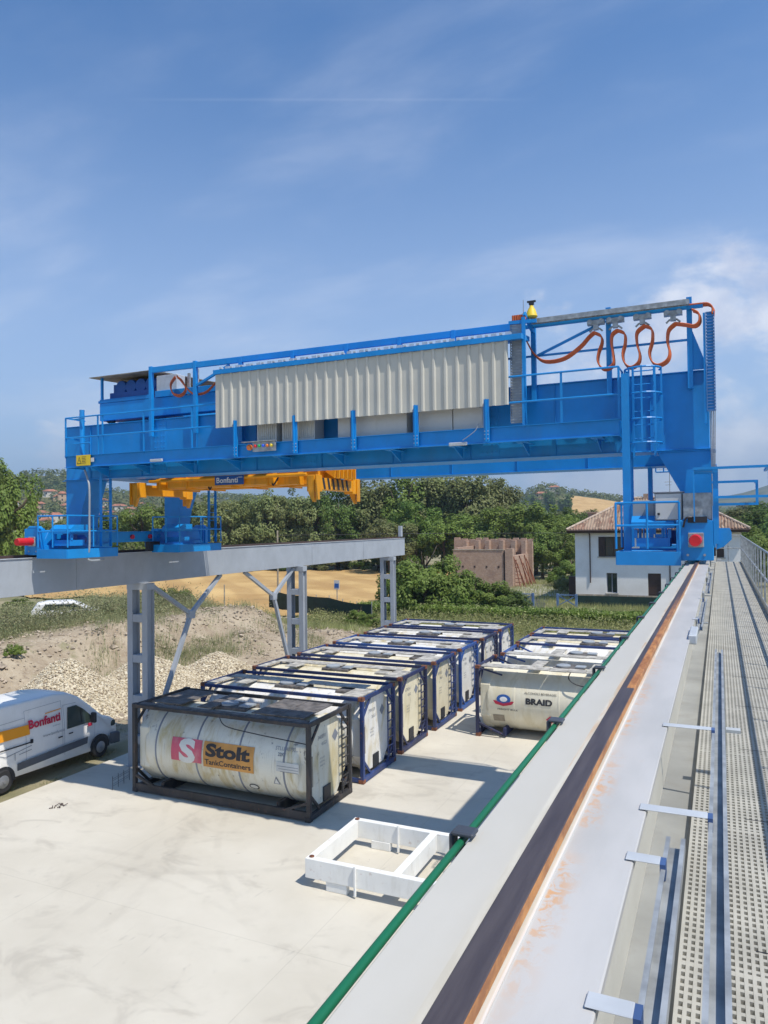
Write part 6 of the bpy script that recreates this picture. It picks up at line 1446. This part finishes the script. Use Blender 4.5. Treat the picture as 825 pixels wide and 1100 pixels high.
def house():
    Y = 75.3; G = -7.85; xl = ony(618, 600, Y).x; xr = ony(797, 600, Y).x; ze = -0.72; D = 9.5
    t = thing('farm_house', ((xl + xr) / 2, Y + D / 2, G), 'two storey white farmhouse with old tiled hip roof behind the hedge', 'house')
    w = MB(); 
    wins = [(ony(643, 590, Y).x, ony(675, 590, Y).x, ony(660, 598, Y).z, ony(660, 576.5, Y).z, 'shut'), (ony(651.5, 620, Y).x, ony(663, 620, Y).x, ony(657, 637, Y).z, ony(657, 615.5, Y).z, 'plain'),
            (ony(696, 620, Y).x, ony(710, 620, Y).x, G + 0.15, ony(700, 616, Y).z, 'door'), (ony(760, 590, Y).x + 0.2, ony(760, 590, Y).x + 1.4, ony(660, 598, Y).z, ony(660, 576.5, Y).z, 'shut')]
    # front wall with real openings: cut in a grid
    xs = sorted({xl, xr} | {q for a in wins for q in a[:2]}); zs = sorted({G, ze} | {q for a in wins for q in a[2:4]})
    for i in range(len(xs) - 1):
        for j in range(len(zs) - 1):
            mx, mz = (xs[i] + xs[i + 1]) / 2, (zs[j] + zs[j + 1]) / 2
            if any(a[0] < mx < a[1] and a[2] < mz < a[3] for a in wins): continue
            w.box(xs[i], xs[i + 1], Y, Y + 0.35, zs[j], zs[j + 1])
    w.box(xl, xl + 0.35, Y + 0.351, Y + D, G, ze); w.box(xr - 0.35, xr, Y + 0.351, Y + D, G, ze); w.box(xl + 0.351, xr - 0.351, Y + D - 0.35, Y + D, G, ze)
    w.build('wall', WW, t)
    MB().box(xl - 0.03, xr + 0.03, Y - 0.04, Y - 0.002, G, G + 0.75).build('plinth', 'plinth', t)
    for x0, x1, z0, z1, k in wins:
        if k == 'door':
            b = MB(); b.box(x0, x1, Y + 0.15, Y + 0.21, z0, z1); d = b.build('door', 'brown', t)
            b = MB()
            for q in range(9): b.box(x0 + 0.08, x1 - 0.08, Y + 0.13, Y + 0.149, z0 + 0.2 + q * 0.26, z0 + 0.38 + q * 0.26)
            b.build('door_panel', 'brown', d); continue
        b = MB(); b.box(x0, x1, Y + 0.22, Y + 0.24, z0, z1); wn = b.build('window', 'glass', t)
        b = MB(); mx = (x0 + x1) / 2
        for a, c in ((x0, x0 + 0.07), (x1 - 0.07, x1), (mx - 0.04, mx + 0.04)): b.box(a, c, Y + 0.16, Y + 0.219, z0, z1)
        b.box(x0 + 0.07, x1 - 0.07, Y + 0.165, Y + 0.215, z0, z0 + 0.07); b.box(x0 + 0.07, x1 - 0.07, Y + 0.165, Y + 0.215, z1 - 0.07, z1)
        if k == 'shut': b.box(x0 + 0.07, x1 - 0.07, Y + 0.167, Y + 0.21, (z0 + z1) / 2, (z0 + z1) / 2 + 0.04)
        b.build('window_frame', 'brown' if k == 'shut' else 'ink_grey', wn)
        MB().box(x0 - 0.12, x1 + 0.12, Y - 0.10, Y + 0.15, z0 - 0.10, z0 - 0.001).build('sill', 'stone_frame', wn)
        if k == 'shut':
            b = MB(); b.box(x0 + 0.002, x0 + 0.62, Y - 0.045, Y - 0.004, z0, z1); b.box(x1 - 0.62, x1 - 0.002, Y - 0.045, Y - 0.004, z0, z1)
            for q in range(14):
                z = z0 + 0.08 + q * (z1 - z0 - 0.1) / 14
                for a in (x0 + 0.05, x1 - 0.57): b.box(a, a + 0.52, Y - 0.06, Y - 0.046, z, z + 0.05)
            b.build('shutter', 'brown', wn)
    b = MB(); x = ony(651.5, 643, Y).x; b.box(x, x + 1.0, Y - 0.06, Y - 0.041, G + 0.1, G + 0.42); b.build('cellar_vent', 'brown', t)
    # hip roof
    o = 0.7; A, B, C, Dd = (xl - o, Y - o), (xr + o, Y - o), (xr + o, Y + D + o), (xl - o, Y + D + o); zr = ze + 3.15; r0, r1 = (xl + 4.9, Y + D / 2), (xr - 4.9, Y + D / 2)
    b = MB(); b.v = [(A[0], A[1], ze), (B[0], B[1], ze), (C[0], C[1], ze), (Dd[0], Dd[1], ze), (r0[0], r0[1], zr), (r1[0], r1[1], zr), (A[0], A[1], ze - 0.12), (B[0], B[1], ze - 0.12), (C[0], C[1], ze - 0.12), (Dd[0], Dd[1], ze - 0.12)]
    b.f = [(0, 1, 5, 4), (1, 2, 5), (2, 3, 4, 5), (3, 0, 4), (0, 6, 7, 1), (1, 7, 8, 2), (2, 8, 9, 3), (3, 9, 6, 0), (6, 9, 8, 7)]
    rf = b.build('roof', TM, t)
    b = MB()  # rows of cover tiles running up the slopes
    def slope(p0, p1, q0, q1, n):
        for k in range(n + 1):
            s = k / n; a = Vector(p0).lerp(Vector(p1), s)
            # meet the hip line
            c = Vector(q0).lerp(Vector(q1), s); b.tube([a, c], 0.07, 5, cap=False)
    def hipcut(x):  # front slope: height where the row ends
        if x < r0[0]: return (x - A[0]) / (r0[0] - A[0])
        if x > r1[0]: return (B[0] - x) / (B[0] - r1[0])
        return 1.0
    x = A[0] + 0.15
    while x < B[0]:
        s = hipcut(x); b.tube([(x, A[1], ze + 0.04), (x, A[1] + (r0[1] - A[1]) * s, ze + 0.04 + (zr - ze) * s)], 0.08, 5, cap=False); x += 0.27
    yq = A[1] + 0.15
    while yq < Dd[1]:
        s = min((yq - A[1]), (Dd[1] - yq)) / (r0[1] - A[1]); b.tube([(A[0], yq, ze + 0.04), (A[0] + (r0[0] - A[0]) * s, yq, ze + 0.04 + (zr - ze) * s)], 0.08, 5, cap=False)
        b.tube([(B[0], yq, ze + 0.04), (B[0] + (r1[0] - B[0]) * s, yq, ze + 0.04 + (zr - ze) * s)], 0.08, 5, cap=False); yq += 0.27
    b.build('cover_tile', TM, rf, fix=False)
    b = MB()
    for p, q in (((A[0], A[1], ze + .08), (*r0, zr + .08)), ((B[0], B[1], ze + .08), (*r1, zr + .08)), ((*r0, zr + .08), (*r1, zr + .08))): b.tube([p, q], 0.13, 8)
    b.build('ridge_tile', paint('ridge_tiles', (0.48, 0.38, 0.30), 0.9, var=0.25, scale=4), rf)
    b = MB(); b.box(xl - o + 0.05, xr + o - 0.05, Y - o + 0.05, Y - 0.003, ze - 0.30, ze - 0.13); b.box(xl - o + 0.05, xl - 0.003, Y, Y + D + 0.5, ze - 0.30, ze - 0.13); b.box(xr + 0.003, xr + o - 0.05, Y, Y + D + 0.5, ze - 0.30, ze - 0.13); b.build('eaves', 'brown', rf)
    b = MB(); b.tube([(xl - o, Y - o - 0.06, ze - 0.06), (xr + o, Y - o - 0.06, ze - 0.06)], 0.08, 8); gt = b.build('gutter', 'brown', rf)
    for u in (634, 719.5):
        x = ony(u, 600, Y).x; zz = ony(u, 626, Y).z if u < 700 else G; b = MB(); b.tube(sm([(x, Y - o, ze - 0.1), (x, Y - 0.2, ze - 0.5), (x, Y - 0.08, ze - 0.8), (x, Y - 0.08, zz)], 5), 0.055, 8); b.build('downpipe', 'brown', gt)
    c = MB(); c.box(xl + 0.3, xl + 1.1, Y + 6.5, Y + 7.3, ze, ze + 1.75); c.box(xl + 0.2, xl + 1.2, Y + 6.4, Y + 7.4, ze + 1.751, ze + 1.9); c.build('chimney', BM, rf)
    c = MB(); c.box(-7.1, -6.5, Y + 4.6, Y + 5.2, zr - 0.5, zr + 0.5); c.build('chimney', BM, rf)
    ax = ony(719, 500, Y + 4).x; c = MB(); c.tube([(ax, Y + 4, zr - 0.2), (ax, Y + 4, zr + 3.9)], 0.04, 6)
    for z, l in ((zr + 2.9, 1.3), (zr + 1.6, 0.5), (zr + 1.3, 0.4)): c.tube([(ax - l, Y + 4, z), (ax + l * 0.4, Y + 4, z)], 0.025, 5)
    c.build('aerial', 'cabinet_grey', rf)
    MB().box(xl - 0.9, xl - 0.15, Y + 1.2, Y + 2.0, G, G + 2.4).build('porch', 'brown', t)
house()
# shade net fence
def net(x0, x1, y0, y1, z0, z1, label):
    gr = z0 < -7.88; H_ = z1 - z0 if not gr else 1.75; b = MB(); N_ = max(2, int(abs(x1 - x0) / 1.5)); t = thing('net_fence', ((x0 + x1) / 2, (y0 + y1) / 2, z0), label, 'fence')
    for k in range(N_): 
        a = k / N_; c = (k + 1) / N_; bx = lambda q: (x0 + (x1 - x0) * q, y0 + (y1 - y0) * q)
        p, q = bx(a), bx(c); n = len(b.v); zp, zq = (height(*p) - 0.1, height(*q) - 0.1) if gr else (z0, z0); b.v += [(p[0], p[1], zp), (q[0], q[1], zq), (q[0], q[1], zq + H_), (p[0], p[1], zp + H_)]; b.f.append((n, n + 1, n + 2, n + 3))
    b.build('net', paint('shade_net_green', (0.010, 0.035, 0.026), 0.7, var=0.2), t, fix=False)
    b = MB()
    for k in range(N_ + 1): a = k / N_; x, y = x0 + (x1 - x0) * a, y0 + (y1 - y0) * a; zp = height(x, y) if gr else z0; b.tube([(x, y + 0.04, zp), (x, y + 0.04, zp + H_ + 0.1)], 0.03, 6)
    b.build('post', 'galv', t)
c0, c1 = onx(236, 646, -48), ony(402, 652, 52.5)
net(-38, c1.x, 57.5, 52.0, -7.9, -5.75, 'dark green net fence between the wheat field and the yard')
net(-12.5, 3, 71, 71.5, -7.85, -6.85, 'dark green net fence before the white house')
# blue cross barriers on the road edge
for i, (u, lb) in enumerate(((563, 'blue cross braced barrier at the left side of the road'), (609, 'blue cross braced barrier at the right side of the road, by the house'))):
    c = ony(u, 643, 69.0); x, y, G = c.x, 69.0, -7.8
    b = MB()
    for dx in (-0.85, 0.85): b.box(x + dx - 0.1, x + dx + 0.1, y - 0.1, y + 0.1, G, G + 1.25)
    b.bar((x - 0.85, y, G + 0.15), (x + 0.85, y, G + 1.1), 0.08); b.bar((x + 0.85, y, G + 0.15), (x - 0.85, y + 0.09, G + 1.1), 0.08); b.bar((x - 0.85, y, G + 1.15), (x + 0.85, y, G + 1.15), 0.08)
    tag(b.build('barrier', paint('barrier_blue', (0.13, 0.22, 0.40), 0.5)), lb, 'barrier', 'blue barriers along the road')
b = MB(); c = ony(550, 640, 67); b.box(c.x - 0.22, c.x + 0.22, 66.9, 67.3, -7.85, -6.3); tag(b.build('gate_pillar', 'castings'), 'rusty brown pillar left of the blue barriers', 'pillar')
# road sign and poles
c = ony(362, 632, 60); pb = thing('road_sign', (c.x, 60, -6), 'small blue and white road sign on a pole before the wheat field', 'road sign')
MB().box(c.x - 0.28, c.x + 0.28, 59.94, 59.97, c.z - 0.1, c.z + 0.75).build('sign_panel', 'cabinet', pb); MB().box(c.x - 0.22, c.x + 0.22, 59.92, 59.938, c.z + 0.05, c.z + 0.45).build('sign_symbol', 'sign_blue', pb)
MB().tube([(c.x, 60, -7.6), (c.x, 60, c.z + 0.7)], 0.045, 8).build('pole', 'galv', pb)
for u, Y, v0, r, lb in ((298, 62, 570, 0.10, 'grey concrete pole behind the second far column'), (241, 52, 628, 0.06, 'thin grey pole at the near edge of the wheat field')):
    c = ony(u, v0, Y); b = MB(); b.tube([(c.x, Y, height(c.x, Y) - 0.2), (c.x, Y, c.z)], [r, r * 0.8], 8); tag(b.build('pole', 'plinth'), lb, 'pole')
c = ony(298, 575, 62); d = ony(640, 560, 80); b = MB(); b.tube([(c.x, 62, c.z), ((c.x + d.x) / 2, 71, -0.9), (d.x, 76, -1.0)], 0.02, 4); tag(b.build('power_cable', 'dark'), 'thin overhead cable from the concrete pole to the white house', 'cable')

# ================================================================ HILL VILLAGE AND WOODS
hw = paint('house_walls_pale', (0.62, 0.58, 0.50), 0.9, var=0.1, scale=0.1); hw2 = paint('house_walls_ochre', (0.50, 0.36, 0.24), 0.9, var=0.1, scale=0.1); rt = paint('village_roofs', (0.36, 0.15, 0.09), 0.9, var=0.25, scale=0.3)
def cottage(u, v, D, w, h, mat, label, group, tower=False):
    dx, dy = dirpx(u); q = ray(u, v); kq = q.z / math.hypot(q.x, q.y)
    D = min((abs(height(dx * d_, dy * d_) + (h + 1.5) - kq * d_) + abs(d_ - D) * 0.002, d_) for d_ in range(220, 860, 10))[1]
    x, y = dx * D, dy * D; G = height(x, y) - 1.0; zt = G + h + (1.0 if not tower else 3.0)
    t = thing('village_house' if not tower else 'bell_tower', (x, y, G), label, 'house' if not tower else 'tower', group)
    rx, ry = dy, -dx; hh = max(2.5, zt - G); d = w * 0.7
    def Q(a, b_, z): return (x + rx * a + dx * b_, y + ry * a + dy * b_, z)
    b = MB(); b.quadbox([Q(-w / 2, 0, G), Q(w / 2, 0, G), Q(w / 2, d, G), Q(-w / 2, d, G), Q(-w / 2, 0, G + hh), Q(w / 2, 0, G + hh), Q(w / 2, d, G + hh), Q(-w / 2, d, G + hh)]); wl = b.build('wall', mat, t)
    b = MB(); o = 0.6; r = hh * 0 + 1.8; b.v = [Q(-w / 2 - o, -o, G + hh), Q(w / 2 + o, -o, G + hh), Q(w / 2 + o, d + o, G + hh), Q(-w / 2 - o, d + o, G + hh), Q(-w / 4, d / 2, G + hh + r), Q(w / 4, d / 2, G + hh + r)]
    b.f = [(0, 1, 5, 4), (1, 2, 5), (2, 3, 4, 5), (3, 0, 4), (3, 2, 1, 0)]; b.build('roof', rt, t)
    n = max(1, int(w / 4)); fl_ = max(1, int((hh - 1.5) / 3))
    for i in range(n):
        for j in range(min(fl_, 2)):
            a = -w / 2 + w * (i + 0.5) / n; z = G + hh - 2.4 - 3 * j
            b = MB(); b.quadbox([Q(a - 0.5, -0.08, z), Q(a + 0.5, -0.08, z), Q(a + 0.5, -0.01, z), Q(a - 0.5, -0.01, z), Q(a - 0.5, -0.08, z + 1.4), Q(a + 0.5, -0.08, z + 1.4), Q(a + 0.5, -0.01, z + 1.4), Q(a - 0.5, -0.01, z + 1.4)]); b.build('window', 'dark', wl)
VG = 'houses of the hill village'
vil = [(8, 564, 260, 13, 'p', 'white house with red roof at the left edge below the large tree'), (0, 549, 380, 12, 'o', 'ochre house with red roof above the left edge house'), (28, 552, 400, 15, 'p', 'wide pale house with red roof left of the buffer'), (50, 556, 330, 11, 'p', 'pale house with red roof just above the red buffer'),
       (20, 548, 430, 11, 'o', 'ochre house half hidden behind the left tree'), (60, 551, 420, 10, 'p', 'long pale house on the hill beside the left crane leg'), (54, 527, 640, 14, 'p', 'pale villa high on the hill left of the crane'), (64, 532, 620, 11, 'o', 'ochre house high on the hill against the crane leg'),
       (42, 540, 520, 10, 'o', 'small ochre house in the middle of the hill'), (103, 543, 520, 16, 'o', 'ochre house seen through the left crane leg'), (100, 551, 450, 14, 'p', 'pale house low between the crane leg and ladder'), (128, 541, 560, 15, 'p', 'cream house right of the crane ladder'), (140, 545, 520, 11, 'o', 'ochre house under the spreader tip'),
       (150, 540, 600, 12, 'p', 'pale house behind the spreader tip'), (80, 546, 480, 10, 'p', 'pale house hidden behind the left crane leg'), (596, 521, 600, 12, 'p', 'pale villa on the wooded knoll above the ruin'), (583, 529, 585, 16, 'o', 'long ochre farmhouse on the knoll above the ruin')]
for u_, v_, D_, w_2, lb_ in ((6, 545, 450, 12, 'pale house at the extreme left of the village'), (34, 543, 480, 10, 'small house on the slope above the wide pale house'), (46, 549, 400, 9, 'narrow house between the wide pale house and the long one'), (14, 536, 560, 10, 'house high on the slope at the left edge'),
                        (72, 541, 500, 11, 'house just left of the crane leg, halfway up'), (110, 536, 600, 11, 'small house high up right of the leg'), (118, 549, 470, 12, 'low house beside the crane ladder'), (136, 550, 460, 10, 'low house right of the ladder'), (160, 545, 540, 10, 'house behind the far left crane leg'), (88, 534, 620, 9, 'small villa on the ridge behind the crane leg')): vil.append((u_, v_, D_, w_2, 'p' if u_ % 3 else 'o', lb_))
for u, v, D, w, m_, lb in vil: cottage(u, v, D, w * 0.8, 5, hw if m_ == 'p' else hw2, lb, VG if u < 500 else 'houses on the knoll')
cottage(67, 531, 480, 5.5, 9, hw2, 'red brick bell tower rising beside the left crane leg', None, True)
# hillside woods: clumps of leaves over the hills, one mass
P = []; PB = []; n_c = 0
for _ in range(9000):
    u = rng.uniform(-160, 980); D = 190 + 760 * rng.uniform() ** 0.8; dx, dy = dirpx(u); x, y = dx * D, dy * D
    if mn.noise(Vector((x * 0.012, y * 0.012, 1))) < -0.10 and D < 1000: continue
    if 604 < u < 668 and 540 < D < 760: continue
    if u < 260 and D < 560 and rng.uniform() < 0.45: continue
    R_ = rng.uniform(2.2, 4.6) * (1.25 if D > 500 else 1.0); g = height(x, y); k = int(34 if D < 450 else 20); d = rng.normal(size=(k, 3)); d[:, 2] = np.abs(d[:, 2]) * 0.9
    d /= np.linalg.norm(d, axis=1)[:, None]; P.append(np.column_stack([x + d[:, 0] * R_ * 0.85, y + d[:, 1] * R_ * 0.85, g + R_ * 0.5 + d[:, 2] * R_])); PB.append(d + np.array((0, 0, 0.4))); n_c += 1
P = np.concatenate(P); me = leaf_mesh('hillside_wood', P, 1.25, LF['far'], up=0.8, bias=np.concatenate(PB)); o = bpy.data.objects.new('hillside_wood', me); COL.objects.link(o); tag(o, 'woodland covering the hills behind the village and fields', 'woodland', kind='stuff')
# cypresses on the knoll
P = []
for u in (573, 578, 588, 591, 594, 603, 607, 612):
    D = 610; dx, dy = dirpx(u); x, y = dx * D, dy * D; g = height(x, y); hh = rng.uniform(9, 15); 
    pts = np.column_stack([x + rng.normal(size=260) * 1.4, y + rng.normal(size=260) * 1.4, g + hh * rng.uniform(0, 1, 260) ** 0.8]); 
    me = leaf_mesh('knoll_tree', pts, 1.1, LF['dark']); o = bpy.data.objects.new('cypress', me); COL.objects.link(o); tag(o, 'dark cypress on the wooded knoll above the brick ruin', 'tree', 'cypresses on the knoll')

# ================================================================ HAZE
hb = MB().box(-5000, 5000, -3000, 6300, -40, 420); hz = hb.build('haze', 'dark'); tag(hz, 'thin summer haze over the valley', 'haze', kind='stuff')
hm = bpy.data.materials.new('haze_air'); hm.use_nodes = True; N = hm.node_tree.nodes; N.clear(); ou = N.new('ShaderNodeOutputMaterial'); pv = N.new('ShaderNodeVolumePrincipled')
pv.inputs['Color'].default_value = (0.62, 0.80, 1.0, 1); pv.inputs['Density'].default_value = 0.00028; pv.inputs['Anisotropy'].default_value = 0.2
hm.node_tree.links.new(pv.outputs[0], ou.inputs['Volume']); hz.data.materials.clear(); hz.data.materials.append(hm)
